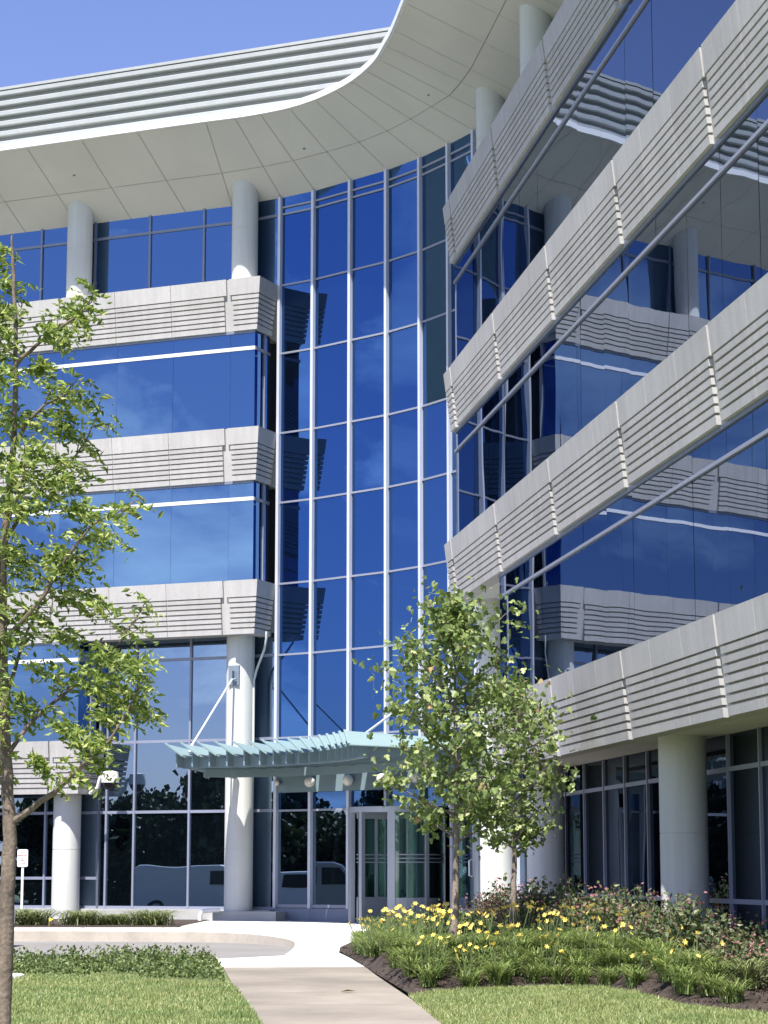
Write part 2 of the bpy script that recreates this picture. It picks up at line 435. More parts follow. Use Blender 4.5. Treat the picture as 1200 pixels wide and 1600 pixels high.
# --- recessed window walls (top floor, and the two-storey bays)
def window_wall(pts, zs, vert_w, fmat, gmat, name='window_wall', tilt=.003, verts=True, sillrail=True, pane_first=0, hw=.05):
    """glass between plan points with vertical bars at each point and horizontal bars at each height in zs"""
    g = MB()
    for a, b in zip(pts[:-1], pts[1:]):
        for z0, z1 in zip(zs[:-1], zs[1:]): facets(g, a, b, z0, z1, 1, tilt, .0)
    o = bpart(g, name, gmat, recalc=False)
    for z in zs[1:-1] + ([zs[0] + .03] if sillrail else []):
        f = MB(); pf, pk = offset_path(pts, .03), offset_path(pts, -.02)
        f.ribbon(pf, pf, pk, z - .033, z + .033)
        bpart(f, 'transom', fmat, o)
    for i, p in enumerate(pts):
        if not verts: break
        d = (pts[min(i + 1, len(pts) - 1)] - pts[max(i - 1, 0)]).normalized()
        v = MB(); v.box((p.x, p.y, (zs[0] + zs[-1]) / 2), (hw, .09, zs[-1] - zs[0] - .01), ax=d)
        bpart(v, 'mullion', fmat, o)
    return o

top_z = [SILL + 10.8 - .03, 16.72, ZS + .02]
ptsL = [PL(s, -RECL) for s in (-27, -22.9, -19.8, -16.8, -13.6, -10.55, -8.2, -6.7, -5.15, -3.6, -2.1, -1.1)]
window_wall(ptsL[:-1] + [PL(-1.0, -RECL), CW[0]], top_z, 0, M['alu_dark'], M['glass_front'], 'top_floor_windows')
ptsR = [PR(s, -RECR) for s in [.35] + [1.9 + PAN * i for i in range(16)]]
CW[9] = PR(.35, -RECR)
window_wall(ptsR, top_z, 0, M['alu_dark'], M['glass_side'], 'top_floor_windows')
# two-storey recessed bay of the left wing
low_z = [.24, 2.5, SILL, 6.1, 6.62]
window_wall([PL(s, -RECL) for s in (-4.72, -4.52, -3.77, -2.3, -.95)] + [CW[0]], low_z, 0, M['alu_low'], M['glass_low'], 'two_storey_window')
# ground floor under the left wing
gl_z = [.24, .95, 2.5, SILL - BH + .08]
window_wall([PL(s, -RECL) for s in (-27, -21.5, -16.9, -13.6, -10.6, -9.1, -7.7, -6.2, -4.72)], gl_z, 0, M['alu_low'], M['glass_low'], 'ground_window')
# right wing: lobby side wall (two storeys) and the ground floor
window_wall([PR(s, -RECR) for s in (.35, 1.5, 2.6, 3.75)], [.0, .68, 2.5, SILL, 6.1, 6.62], 0, M['alu_low'], M['glass_lowside'], 'lobby_side_window', tilt=.003)
window_wall([PR(s, -RECR) for s in [3.75 + 1.45 * i for i in range(16)]], [-.2, .68, 2.5, SILL - BH + .08], 0, M['alu_low'], M['glass_lowside'], 'ground_window', tilt=.004)

# --- the curved curtain wall
rows = [2.49]
for k in range(0, 4): rows += [SILL + FLR * k, SILL + FLR * (k + 1) - 1.67]
rows = sorted(rows + [16.72])
def bar_run(pts, z, o, th, h):
    """one continuous horizontal bar following plan points (front face o in front of the glass)"""
    m = MB(); f = offset_path(pts, o); k = offset_path(pts, o - th)
    m.ribbon(f, f, k, z - h / 2, z + h / 2); return m
CWo = None
for z in rows:
    for run in ([CW] if z > 2.6 else [CW[:3], CW[5:]]):
        mb = bar_run(run, z, .035, .06, .045)
        if CWo is None: CWo = bpart(mb, 'curtain_wall', M['alu'])
        else: bpart(mb, 'transom', M['alu'], CWo)
for run in (CW[:3], CW[5:]): bpart(bar_run(run, .33, .035, .06, .07), 'transom', M['alu'], CWo)
for i in range(len(CW) - 1):
    a, b = CW[i], CW[i + 1]
    g = MB()
    zz = [.02] + rows + [ZS + .02]
    if 2 <= i <= 4: zz = [2.49] + rows[1:] + [ZS + .02]
    for z0, z1 in zip(zz[:-1], zz[1:]):
        g.m = 1 if z1 < 2.6 else 0; facets(g, a, b, z0, z1, 1, .004, .0)
    bpart(g, 'glass_bay', [M['glass_deep'], M['glass_low']], CWo, recalc=False)
for i, p in enumerate(CW[:-1]):
    d = (CW[min(i + 1, len(CW) - 1)] - CW[max(i - 1, 0)]).normalized(); nn = V2(d.y, -d.x)
    q = p + nn * .045
    v = MB(); z0 = .28 if i not in (3, 4, 5) else 2.45
    v.box((q.x, q.y, (z0 + ZS) / 2), (.075, .10, ZS - z0), ax=d)
    bpart(v, 'mullion', M['alu_mull'], CWo)

# --- columns
def column(p, z0, z1, r=.335):
    m = MB(); m.lathe((p.x, p.y, 0), [(r, z0)] + [q for z in ((1.62,) if z0 < 1 else (z0 + 1.5,)) for q in ((r, z - .009), (r - .007, z - .006), (r - .007, z + .006), (r, z + .009))] + [(r, z1)], 40)
    return bpart(m, 'column', M['column'], smooth=True)
for i in range(0, 5):
    s = -.80 - BAY * i
    column(PL(s, -.80), SILL + 10.8 - .1, ZS + 1.2, .315)
    column(PL(s, -.80), -.05, (SILL + FLR - BH + .08) if i == 0 else SILL - BH + .08, .33)
for i in range(0, 6):
    s = -.45 + BAY * i
    column(PR(s, -1.0), SILL + 10.8 - .1, ZS + 1.2, .32)
    if i in (0, 1, 3, 5): column(PR(s, -1.0), -.5, (SILL + FLR - BH + .08) if i < 1 else SILL - BH + .08, .34)

# --- roof: flared soffit panels between the glass line and the white lip
stations = []   # (glass point, lip point)
for i in range(17, 0, -1):
    s = -.86 - PAN * i
    stations.append((PL(s - .25, -RECL), PL(s - .35, LIPO)))
lipc = [V2(-4.19, 50.50), V2(-3.49, 50.24), V2(-2.88, 49.96), V2(-2.19, 49.55), V2(-1.58, 49.0), V2(-1.10, 48.40), V2(-.72, 47.80), V2(-.40, 47.12), V2(-.14, 46.38), V2(.03, 45.60)]
glc = [PL(-1.35, -RECL)] + CW[0:9]
stations += list(zip(glc, lipc))
for i in range(0, 18):
    s = .35 + PAN * i
    stations.append((PR(s, -RECR), PR(s - .2, LIPO + .03)))
sof = MB(); back = MB()
def lerp3(a, za, b, zb, t): q = a.lerp(b, t); return (q.x, q.y, za + (zb - za) * t)
g_ = .006
for (a0, b0), (a1, b1) in zip(stations[:-1], stations[1:]):
    for t0, t1 in ((0.0, .40), (.40, 1.0)):
        ta, tb = t0 + (.002 if t0 else 0), t1 - (.002 if t1 < 1 else 0)
        A_, B_ = Vector(lerp3(a0, ZS, b0, ZL, ta)), Vector(lerp3(a0, ZS, b0, ZL, tb))
        C_, D_ = Vector(lerp3(a1, ZS, b1, ZL, ta)), Vector(lerp3(a1, ZS, b1, ZL, tb))
        e1 = (C_ - A_).normalized() * g_; e2 = (D_ - B_).normalized() * g_
        sof.add([A_ + e1, B_ + e2, D_ - e2, C_ - e1], [(0, 1, 2, 3)])
    back.add([(a0.x, a0.y, ZS + .09), (b0.x, b0.y, ZL + .09), (b1.x, b1.y, ZL + .09), (a1.x, a1.y, ZS + .09)], [(0, 1, 2, 3)])
so = bpart(sof, 'flared_soffit', M['soffit'], recalc=False)
bpart(back, 'soffit_joints', M['joint'], so, recalc=False)
for k, t in ((10, .55), (10, .62), (14, .6), (19, .5), (24, .5)):
    (a0, b0), (a1, b1) = stations[k], stations[k + 1]
    q = Vector(lerp3(a0.lerp(a1, .5), ZS, b0.lerp(b1, .5), ZL, t))
    fx = MB(); fx.tube([q + Vector((0, 0, .01)), q + Vector((0, 0, -.012))], .035, 12); bpart(fx, 'soffit_fixing', M['alu_dark'], so)
# smooth lip curve (Catmull-Rom through the stations)
lipp = smooth_path([b for a, b in stations], 5)
lip = MB(); outp = offset_path(lipp, .05); inp = offset_path(lipp, -.25)
lip.ribbon(outp, outp, inp, ZL - .015, ZL + .13)
roof = MB()
glp = smooth_path([a for a, b in stations], 5); inner = offset_path(glp, -.6)
ip = offset_path(lipp, -.2)
for i in range(len(ip) - 1):
    roof.add([(*ip[i], ZL + .12), (*ip[i + 1], ZL + .12), (*inner[i + 1], ZL + .12), (*inner[i], ZL + .12)], [(0, 1, 2, 3)])
ro = bpart(roof, 'roof_deck', M['roof'])
bpart(lip, 'roof_lip', M['lip'], smooth=True)
roofb = MB()
roofb.prism([PL(-27, -RECL - .5), PL(4, -RECL - .5), PL(4, -14), PL(-27, -14)], ZS - .2, ZL + .10)
roofb.prism([PR(-2, -RECR - .5), PR(-2, -14), PR(25.5, -14), PR(25.5, -RECR - .5)], ZS - .2, ZL + .11)
bpart(roofb, 'roof_slab', M['roof'])

# ribbed screen wall standing on the roof of the left wing, running straight on behind the curve
scr = MB(); zt0, zt1 = ZL + .12, 20.18
SO = LIPO - .46; s0, s1 = -27.3, 4.6; nrib = 6; pit = (zt1 - zt0) / nrib
prof = []
for i in range(nrib):
    z = zt0 + pit * i
    prof += [(0, z), (.0, z + pit * .40), (.13, z + pit * .44), (.15, z + pit * .50), (.15, z + pit * .86), (.11, z + pit * .97), (.0, z + pit * .985)]
prof += [(.0, zt1 - .01), (.16, zt1), (.16, zt1 + .07), (-.3, zt1 + .07), (-.3, zt0)]
n = len(prof)
vs = [(*PL(s0, SO + o), z) for o, z in prof] + [(*PL(s1, SO + o), z) for o, z in prof]
scr.add(vs, [(i, (i + 1) % n, n + (i + 1) % n, n + i) for i in range(n)] + [tuple(range(n)), tuple(range(2 * n - 1, n - 1, -1))])
bpart(scr, 'roof_screen', M['screen'])

# --- solid cores behind the glass, base walls
core = MB()
core.prism([PL(-27, -RECL - .12), PL(-1.2, -RECL - .12), PL(1.0, -3.4), PL(1.0, -14), PL(-27, -14)], -.4, ZS - .1)
core.prism([PR(25.5, -RECR - .12), PR(25.5, -14), PR(-2, -14), PR(.2, -RECR - .12)], -.4, ZS - .12)
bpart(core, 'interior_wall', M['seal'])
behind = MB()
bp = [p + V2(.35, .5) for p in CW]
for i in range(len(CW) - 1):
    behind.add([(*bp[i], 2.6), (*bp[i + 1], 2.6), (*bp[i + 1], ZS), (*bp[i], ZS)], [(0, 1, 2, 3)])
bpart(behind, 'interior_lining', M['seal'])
basew = MB()
basew.prism([PL(-27, -RECL + .22), PL(-1.05, -RECL + .22), CW[0] + V2(-.14, -.26), CW[0] + V2(0, .3), PL(-1.05, -RECL - .3), PL(-27, -RECL - .3)], -.4, .235)
bw = bpart(basew, 'base_wall', M['base'])
bw2 = MB(); bw2.prism([PR(1.2, -RECR + .12), PR(25.5, -RECR + .12), PR(25.5, -RECR - .5), PR(1.2, -RECR - .5)], -.9, -.02)
bpart(bw2, 'base_wall', M['base'])
plinth = MB(); pc = PL(-.80, -.8)
plinth.box((pc.x + .35, pc.y - .1, .06), (1.6, .95, .3), ax=dL)
bpart(plinth, 'column_plinth', M['base'])
# kick panel below the curtain wall glass
kick = MB()
for i in (0, 1, 5, 6, 7, 8):
    a, b = CW[i], CW[i + 1]
    d = (b - a).normalized(); nn = V2(d.y, -d.x)
    kick.bar((*(a + nn * .03), .14), (*(b + nn * .03), .14), .1, .27)
bpart(kick, 'kick_panel', M['alu_dark'])

# --- lobby room behind the doors
lob = MB()
a, b = CW[2], CW[5]
q = [CW[2] + V2(-.1, .3), CW[2] + V2(1.0, 5.0), CW[5] + V2(3.2, 3.4), CW[5] + V2(.3, .1)]
lob.add([(*p, z) for p in q for z in (0, 2.9)], [(0, 2, 3, 1), (2, 4, 5, 3), (4, 6, 7, 5), (1, 3, 5, 7)])
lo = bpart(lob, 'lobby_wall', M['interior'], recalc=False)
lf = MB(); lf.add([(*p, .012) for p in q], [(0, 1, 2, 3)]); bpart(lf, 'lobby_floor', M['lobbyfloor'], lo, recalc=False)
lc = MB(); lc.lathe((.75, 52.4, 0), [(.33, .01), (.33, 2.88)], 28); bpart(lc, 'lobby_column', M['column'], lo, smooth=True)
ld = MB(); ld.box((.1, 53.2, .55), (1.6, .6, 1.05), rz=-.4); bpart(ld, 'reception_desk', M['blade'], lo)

# --- revolving door drum
DC = V2(.28, 49.25); DRAD = 1.02
dd = MB()
dd.lathe((DC.x, DC.y, 0), [(DRAD + .05, 2.36), (DRAD + .05, 2.48)], 48)
D = bpart(dd, 'revolving_door', M['door'], smooth=True)
def arc(m, a0, a1, r, z0, z1, th, n=10):
    o0 = [DC + V2(math.cos(a0 + (a1 - a0) * i / n), math.sin(a0 + (a1 - a0) * i / n)) * r for i in range(n + 1)]
    i0 = [DC + (p - DC) * ((r - th) / r) for p in o0]
    m.ribbon(o0, o0, i0, z0, z1)
# the drum wall: quarter on the right with a solid kick panel, quarter on the left
for a0, a1 in ((R(-97), R(-8)), (R(187), R(197))):
    m = MB(); arc(m, a0, a1, DRAD, .02, .55, .05); bpart(m, 'drum_panel', M['door'], D)
    m = MB(); arc(m, a0, a1, DRAD, .55, 2.36, .02)
    bpart(m, 'drum_glass', M['clear'], D)
for a in (-97, -52, -8, 187, 197, 222):
    p = DC + V2(math.cos(R(a)), math.sin(R(a))) * (DRAD - .01)
    m = MB(); m.box((p.x, p.y, 1.19), (.085 if a not in (-97,) else .16, .10, 2.34), rz=R(a) + math.pi / 2); bpart(m, 'drum_post', M['door'], D)
m = MB()
for z in (1.30, 1.38, 1.46): arc(m, R(-97), R(-8), DRAD + .015, z - .013, z + .013, .03)
bpart(m, 'push_rail', M['alu'], D)
# four door wings on the spindle
m = MB(); m.lathe((DC.x, DC.y, 0), [(.04, .02), (.04, 2.36)], 16); bpart(m, 'spindle', M['door'], D, smooth=True)
for a in (208, 298, 28, 118):
    u = V2(math.cos(R(a)), math.sin(R(a)))
    m = MB(); L_ = DRAD - .10
    c = DC + u * (.05 + L_ / 2)
    m.box((c.x, c.y, .30), (L_, .045, .52), ax=u); m.box((c.x, c.y, 2.29), (L_, .045, .12), ax=u)
    for t in (.08, .5, .93):
        p = DC + u * (.05 + L_ * t); m.box((p.x, p.y, 1.395), (.06, .04, 1.67), ax=u)
    for z in (1.30, 1.38, 1.46): m.box((c.x, c.y, z), (L_, .055, .025), ax=u)
    w = bpart(m, 'door_wing', M['door'], D)
    g = MB(); g.box((c.x, c.y, 1.395), (L_ - .02, .012, 1.67), ax=u); bpart(g, 'wing_glass', M['clear'], w)
# side panes joining drum and curtain wall, transom over
for p in (CW[2] + V2(.03, -.1), CW[5] + V2(0, -.05)):
    pz = MB(); pz.box((p.x, p.y, 1.24), (.1, .16, 2.46), ax=dL)
    bpart(pz, 'door_jamb', M['alu'])
# hinged side door to the right of the drum
hd = MB(); a, b = CW[5] + V2(-.05, -.06), CW[6] + V2(-.05, -.06); u = (b - a).normalized(); ln = (b - a).length
c = a.lerp(b, .5)
hd.box((c.x, c.y, .18), (ln, .05, .32), ax=u); hd.box((c.x, c.y, 2.38), (ln, .05, .14), ax=u)
for t in (.05, .95): p = a.lerp(b, t); hd.box((p.x, p.y, 1.32), (.1, .05, 1.98), ax=u)
ho = bpart(hd, 'side_door', M['door'])
g = MB(); facets(g, a, b, .34, 2.31, 1, .001, .05); bpart(g, 'door_glass', M['glass_low'], ho, recalc=False)
h = MB(); p = a.lerp(b, .83); nn = V2(u.y, -u.x)
h.tube([(*(p + nn * .03), 1.0), (*(p + nn * .1), 1.02), (*(p + nn * .1), 1.33), (*(p + nn * .03), 1.35)], .016, 8); bpart(h, 'door_handle', M['alu_white'], ho, smooth=True)

# --- entrance canopy: a fan of tilted metal blades carried on steel arms, hung from rods
can_in = [CW[0] + dL * -1.35 + nL * -.0] + CW[0:9]
can_in[0] = PL(-.62, .02)
can_out = [PL(-1.0, 1.80), PL(-.45, 1.9), V2(-2.95, 49.05), V2(-2.42, 48.62), V2(-1.95, 48.12), V2(-1.55, 47.6), V2(-1.2, 47.0), V2(-.92, 46.35), V2(-.7, 45.7), V2(-.52, 45.0)]
co = smooth_path(can_out, 6); ci = smooth_path(can_in[:10], 6)
hb = MB(); hp = offset_path(ci[6:], .12)
hb.ribbon(hp, hp, offset_path(ci[6:], -.02), 2.90, 3.36)
CAN = bpart(hb, 'entrance_canopy', M['steel'], label='teal steel fascia beam of the entrance canopy')
fb = MB(); fo = offset_path(co, -.12); fb.ribbon(fo, fo, offset_path(co, -.22), 3.36, 3.60)
bpart(fb, 'front_beam', M['steel'], CAN)
mid = [ci[i].lerp(co[i], .52) for i in range(len(co))]
mbm = MB(); mbm.ribbon(mid, mid, offset_path(mid, -.08), 3.20, 3.38); bpart(mbm, 'middle_beam', M['steel'], CAN)
clen = [0]
for i in range(len(co) - 1): clen.append(clen[-1] + (co[i + 1] - co[i]).length)
nb = 16
for i in range(nb):
    t = float(np.interp(i / (nb - 1) * clen[-1] * .99, clen, range(len(co))))
    k = min(int(t), len(co) - 2); fr_ = t - k
    po = co[k].lerp(co[k + 1], fr_); pi_ = ci[k].lerp(ci[min(k + 1, len(ci) - 1)], fr_)
    u = (po - pi_).normalized()
    w = V2(-u.y, u.x)              # towards the right along the front
    if w.dot(dR + dL) < 0: w = -w
    tip = po + u * .22; root = pi_ + u * .15
    wo = clen[-1] / (nb - 1) + .06; wi = max(.42, wo)
    m = MB()
    # tilted blade: high on its left edge, low on its right one, 15 mm thick
    zl, zr = 3.90, 3.60
    P8 = []
    for z_ in (0, -.02):
        P8 += [(*(tip - w * wo * .45), zl + z_), (*(tip + w * wo * .55), zr + z_), (*(root + w * wi * .55), zr - .12 + z_), (*(root - w * wi * .45), zl - .20 + z_)]
    m.add(P8, [(0, 1, 2, 3), (7, 6, 5, 4), (0, 4, 5, 1), (1, 5, 6, 2), (2, 6, 7, 3), (3, 7, 4, 0)])
    # pale nosing along the front edge
    m.bar((*(tip - w * wo * .45), zl + .012), (*(tip + w * wo * .55), zr + .012), .05, .03)
    bl = bpart(m, 'canopy_blade', M['blade'], CAN)
    ar = MB()
    a3, b3 = Vector((*(tip - u * .12), 3.60)), Vector((*root, 3.40))
    ar.add([a3 + Vector((*(w * .02), .12)), a3 + Vector((*(w * .02), -.22)), b3 + Vector((*(w * .02), -.06)), b3 + Vector((*(w * .02), .12)),
            a3 + Vector((*(w * -.02), .12)), a3 + Vector((*(w * -.02), -.22)), b3 + Vector((*(w * -.02), -.06)), b3 + Vector((*(w * -.02), .12))],
           [(0, 1, 2, 3), (7, 6, 5, 4), (0, 4, 5, 1), (1, 5, 6, 2), (2, 6, 7, 3), (3, 7, 4, 0)])
    bpart(ar, 'canopy_arm', M['steel'], CAN)
tb = MB(); e = PL(-.62, -.42); tb.tube([(*PL(-.9, 1.5), 3.42), (*PL(-.72, -.42), 3.28)], .075, 12); bpart(tb, 'pipe_arm', M['steel'], CAN, smooth=True)
# hanger rods with their bracket plates
pl = PL(-.80, -.80) + nL * .335
m = MB(); m.box((pl.x, pl.y - .0, 5.60), (.27, .05, .46), ax=dL)
m.box((pl.x + nL.x * .06, pl.y + nL.y * .06, 5.62), (.03, .14, .16), ax=dL); m.tube([(pl.x - .06 * dL.x, pl.y - .06 * dL.y - .08, 5.50), (pl.x + .06 * dL.x, pl.y + .06 * dL.y - .08, 5.50)], .025, 8)
br = bpart(m, 'rod_bracket', M['plate'], CAN)
m = MB(); ca = can_out[0]; tp = Vector((pl.x + nL.x * .1, pl.y + nL.y * .1, 5.50)); bt = Vector((ca.x + .22, ca.y + .1, 3.80))
m.tube([tp, bt], .026, 10); m.tube([bt + Vector((0, 0, -.08)), bt + (tp - bt) * .06], .042, 10); bpart(m, 'hanger_rod', M['alu_mull'], CAN, smooth=True)
c0 = PR(-.45, -1.0) + nR * .345
m = MB(); m.box((c0.x, c0.y, 5.6), (.27, .05, .46), ax=dR); bpart(m, 'rod_bracket', M['plate'], CAN)
m = MB(); m.tube([(c0.x + nR.x * .1, c0.y + nR.y * .1, 5.5), (can_out[7].x + .35, can_out[7].y + .1, 3.78)], .026, 10); bpart(m, 'hanger_rod', M['alu_mull'], CAN, smooth=True)
# globe lights along the fascia
for i, r in ((1, .07), (2, .125), (3, .125), (4, .125), (5, .125), (6, .11)):
    p = CW[i - 1].lerp(CW[i], .18 if i == 1 else .15 if i < 4 else .08); d = (CW[i] - CW[i - 1]).normalized(); nn = V2(d.y, -d.x)
    q = p + nn * .26
    m = MB(); m.lathe((q.x, q.y, 3.12), [(r * math.cos(t) if abs(t) < 1.56 else .004, r * math.sin(t)) for t in np.linspace(-1.57, 1.57, 9)], 18)
    gl_ = bpart(m, 'globe_light', M['lamp'], CAN, smooth=True)
    m = MB(); m.tube([(*(p + nn * .10), 3.12), (*(p + nn * .2), 3.12)], .045, 10); bpart(m, 'lamp_base', M['plate'], gl_)

# --- security camera on the return of the low left band
rc = PL(-BAY, -.55)
m = MB(); z = 3.18
q = rc + dL * .12
m.tube([(*(rc - dL * .05), z - .25), (*(rc + dL * .16), z - .12), (*(rc + dL * .22), z + .12), (*(rc + dL * .42), z + .17)], .045, 10)
cc = rc + dL * .50
m.lathe((cc.x, cc.y, z), [(.05, .28), (.18, .25), (.21, .10), (.21, .0)], 20)
sc = bpart(m, 'security_camera', M['white'], smooth=True)
m = MB(); m.lathe((cc.x, cc.y, z), [(.004, -.18), (.10, -.155), (.165, -.07), (.19, -.002)], 20); bpart(m, 'camera_dome', M['black'], sc, smooth=True)
# conduit from the band underside to the column
m = MB(); a = PL(-.02, -.55)
m.tube([(a.x, a.y, 6.6), (a.x, a.y, 6.42), (*(PL(-.12, -.66)), 6.2), (*(PL(-.38, -.80)), 5.75), (*(PL(-.45, -.80)), 5.5), (*(PL(-.45, -.80)), 3.5)], .028, 8)
bpart(m, 'conduit', M['column'], smooth=True)
# drain spout at the foot of the entrance column
m = MB(); a = PL(-1.1, -.25); m.tube([(a.x + .1, a.y, .24), (a.x - .28, a.y - .1, .22), (a.x - .34, a.y - .12, .14), (a.x - .34, a.y - .12, -.02)], .05, 10); bpart(m, 'drain_spout', M['white'], smooth=True)

# ------------------------------------------------------------------ ground
def sheet(name, poly, zf, material, dz=0., kind='structure', label=None, grid=0):
    bm = bmesh.new()
    f = bm.faces.new([bm.verts.new((x, y, 0)) for x, y in poly])
    for yy in (18, 20, 23, 26, 29, 32, 35, 37, 39, 41, 43, 46):
        bmesh.ops.bisect_plane(bm, geom=bm.verts[:] + bm.edges[:] + bm.faces[:], plane_co=(0, yy, 0), plane_no=(0, 1, 0))
    if grid:
        for k in range(int(60 / grid)):
            for no, co in (((1, 0, 0), (-10 + k * grid, 0, 0)), ((0, 1, 0), (0, 15 + k * grid, 0))):
                bmesh.ops.bisect_plane(bm, geom=bm.verts[:] + bm.edges[:] + bm.faces[:], plane_co=co, plane_no=no)
    bmesh.ops.triangulate(bm, faces=bm.faces)
    for v in bm.verts: v.co.z = (zf(v.co.x, v.co.y) if grid else zf(v.co.y)) + dz
    bmesh.ops.recalc_face_normals(bm, faces=bm.faces)
    if sum(f.normal.z for f in bm.faces) < 0: bmesh.ops.reverse_faces(bm, faces=bm.faces)
    me = bpy.data.meshes.new(name); bm.to_mesh(me); bm.free(); me.materials.append(material)
    o = bpy.data.objects.new(name, me); COL.objects.link(o)
    return tag(o, label, None, None, kind)

def zbase(y): return -.26 if y >= 35 else (zg(y) - .045 if y >= 18 else -.605)
def zfar(x, y):
    """the ground falls away to the parking lot on the far left"""
    return zbase(y) if x > -21 else -.66
gm = MB(); ys = [-400, 18, 35, 46, 600]; xs = [-600, -28, -20, 600]
for y0, y1 in zip(ys[:-1], ys[1:]):
    for x0, x1 in zip(xs[:-1], xs[1:]):
        gm.add([(x0, y0, zfar(x0, y0)), (x1, y0, zfar(x1, y0)), (x1, y1, zfar(x1, y1)), (x0, y1, zfar(x0, y1))], [(0, 1, 2, 3)])
gm.build('ground', M['soil'], kind='structure')

def zbed(x, y):
    """the planting bed is mounded up behind its front edge"""
    fr = np.interp(x, [-.72, -.5, -.08, .31, .62, 1.3, 2.0, 2.7, 3.1, 3.45, 4.2, 5.4], [37.5, 35, 30.8, 27.4, 27.5, 28.3, 28.7, 28.5, 27.4, 25.6, 24.2, 23])
    a = min(1, max(0, (y - fr) / 2.0)); b = min(1, max(0, (41 - y) / 4.5)); c = min(1, max(0, (5.2 - x) / 2.2)); e = min(1, max(0, (x + .55) / .8))
    sm = lambda t: t * t * (3 - 2 * t)
    return zg(y) + .012 + .30 * sm(a) * sm(b) * sm(c) * sm(e)
# walk, plaza, drive
kerb_line = [V2(-20, 43.9), V2(-7.2, 43.7), V2(-4.9, 43.5), V2(-3.3, 43.15), V2(-2.45, 42.3), V2(-1.95, 41.2), V2(-1.62, 40.0), V2(-1.5, 38.6), V2(-1.5, 37.0), V2(-1.55, 35.6)]
kl = smooth_path(kerb_line, 4)
plaza = [(p.x, p.y) for p in kl] + [(-2.55, 34.7), (-2.3, 32.6), (-.27, 32.7), (-.52, 34.95), (-.72, 36.4), (-.72, 38.0), (-.55, 39.6), (-.2, 41.0), (.55, 42.2), (1.3, 43.4), (2.9, 44.4), (3.4, 46), (3.4, 53), (-4.1, 53), (-4.1, 45.6), (-20, 45.6)]
sheet('plaza_paving', plaza, zg, M['plaza'])
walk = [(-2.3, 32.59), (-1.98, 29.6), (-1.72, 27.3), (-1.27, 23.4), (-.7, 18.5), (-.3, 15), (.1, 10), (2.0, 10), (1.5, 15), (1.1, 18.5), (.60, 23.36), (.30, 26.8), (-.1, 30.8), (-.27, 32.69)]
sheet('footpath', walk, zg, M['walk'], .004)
wj = MB()
for y in (20.2, 22.0, 23.9, 25.8, 27.7, 29.6, 31.5):
    # tooled joints across the path
    def ex(y, pts):
        for (x0, y0), (x1, y1) in zip(pts[:-1], pts[1:]):
            if (y0 - y) * (y1 - y) <= 0: return x0 + (x1 - x0) * (y - y0) / (y1 - y0)
    xl, xr = ex(y, walk[:7]), ex(y, walk[7:])
    z = zg(y) + .0075
    wj.add([(xl, y - .008, z), (xr, y - .008, z), (xr, y + .008, z), (xl, y + .008, z)], [(0, 1, 2, 3)])
wj.build('footpath_joints', M['joint'], kind='structure')
pj = MB()
for y, xa, xb in ((44.3, -7.5, 2.5), (42.6, -2.2, .7), (40.4, -1.5, -.45), (38.2, -1.4, -.75), (36.4, -1.4, -.75), (34.7, -2.3, -.5), (33.6, -2.35, -.42)):
    pj.add([(xa, y - .008, zg(y - .008) + .004), (xb, y - .008, zg(y - .008) + .004), (xb, y + .008, zg(y + .008) + .004), (xa, y + .008, zg(y + .008) + .004)], [(0, 1, 2, 3)])
for x in (-6, -4.4, -2.8, -1.2, .4):
    pj.add([(x - .012, 43.9, zg(43.9) + .004), (x + .012, 43.9, zg(43.9) + .004), (x + .012, 46, .004), (x - .012, 46, .004)], [(0, 1, 2, 3)])
pj.build('plaza_joints', M['joint'], kind='structure')
drive = [(p.x - .0, p.y - .0) for p in kl if p.y > 35] + [(-2.6, 34.75), (-3.85, 34.35), (-5.6, 34.0), (-20, 33.6)]
sheet('driveway', drive, lambda y: -.226, M['drive'])
def kerb_mesh(pth, wtop):
    n = len(pth); m = MB()
    vs = [(p.x, p.y, -.30) for p in offset_path(pth, .02)] + [(p.x, p.y, zg(p.y) + .010) for p in pth] + [(p.x, p.y, zg(p.y) + .010) for p in offset_path(pth, -wtop)] + [(p.x, p.y, -.30) for p in offset_path(pth, -wtop)]
    m.add(vs, [(a * n + i, a * n + i + 1, (a + 1) * n + i + 1, (a + 1) * n + i) for i in range(n - 1) for a in range(3)]); return m
ki_ = max(i for i, p in enumerate(kl) if p.y > 39.0)
kerb_mesh(kl[:ki_ + 1], .035).build('drive_kerb', M['kerb'], kind='structure')
kerb_mesh(kl[ki_:], .02).build('plaza_edge', M['plaza'], kind='structure')
lk = MB(); lp = smooth_path([V2(-20, 33.6), V2(-5.6, 34.0), V2(-3.85, 34.35), V2(-2.55, 34.72)], 4)
lk.ribbon(lp, lp, offset_path(lp, .16), -.35, -.20); lk.build('lawn_kerb', M['plaza'], kind='structure')

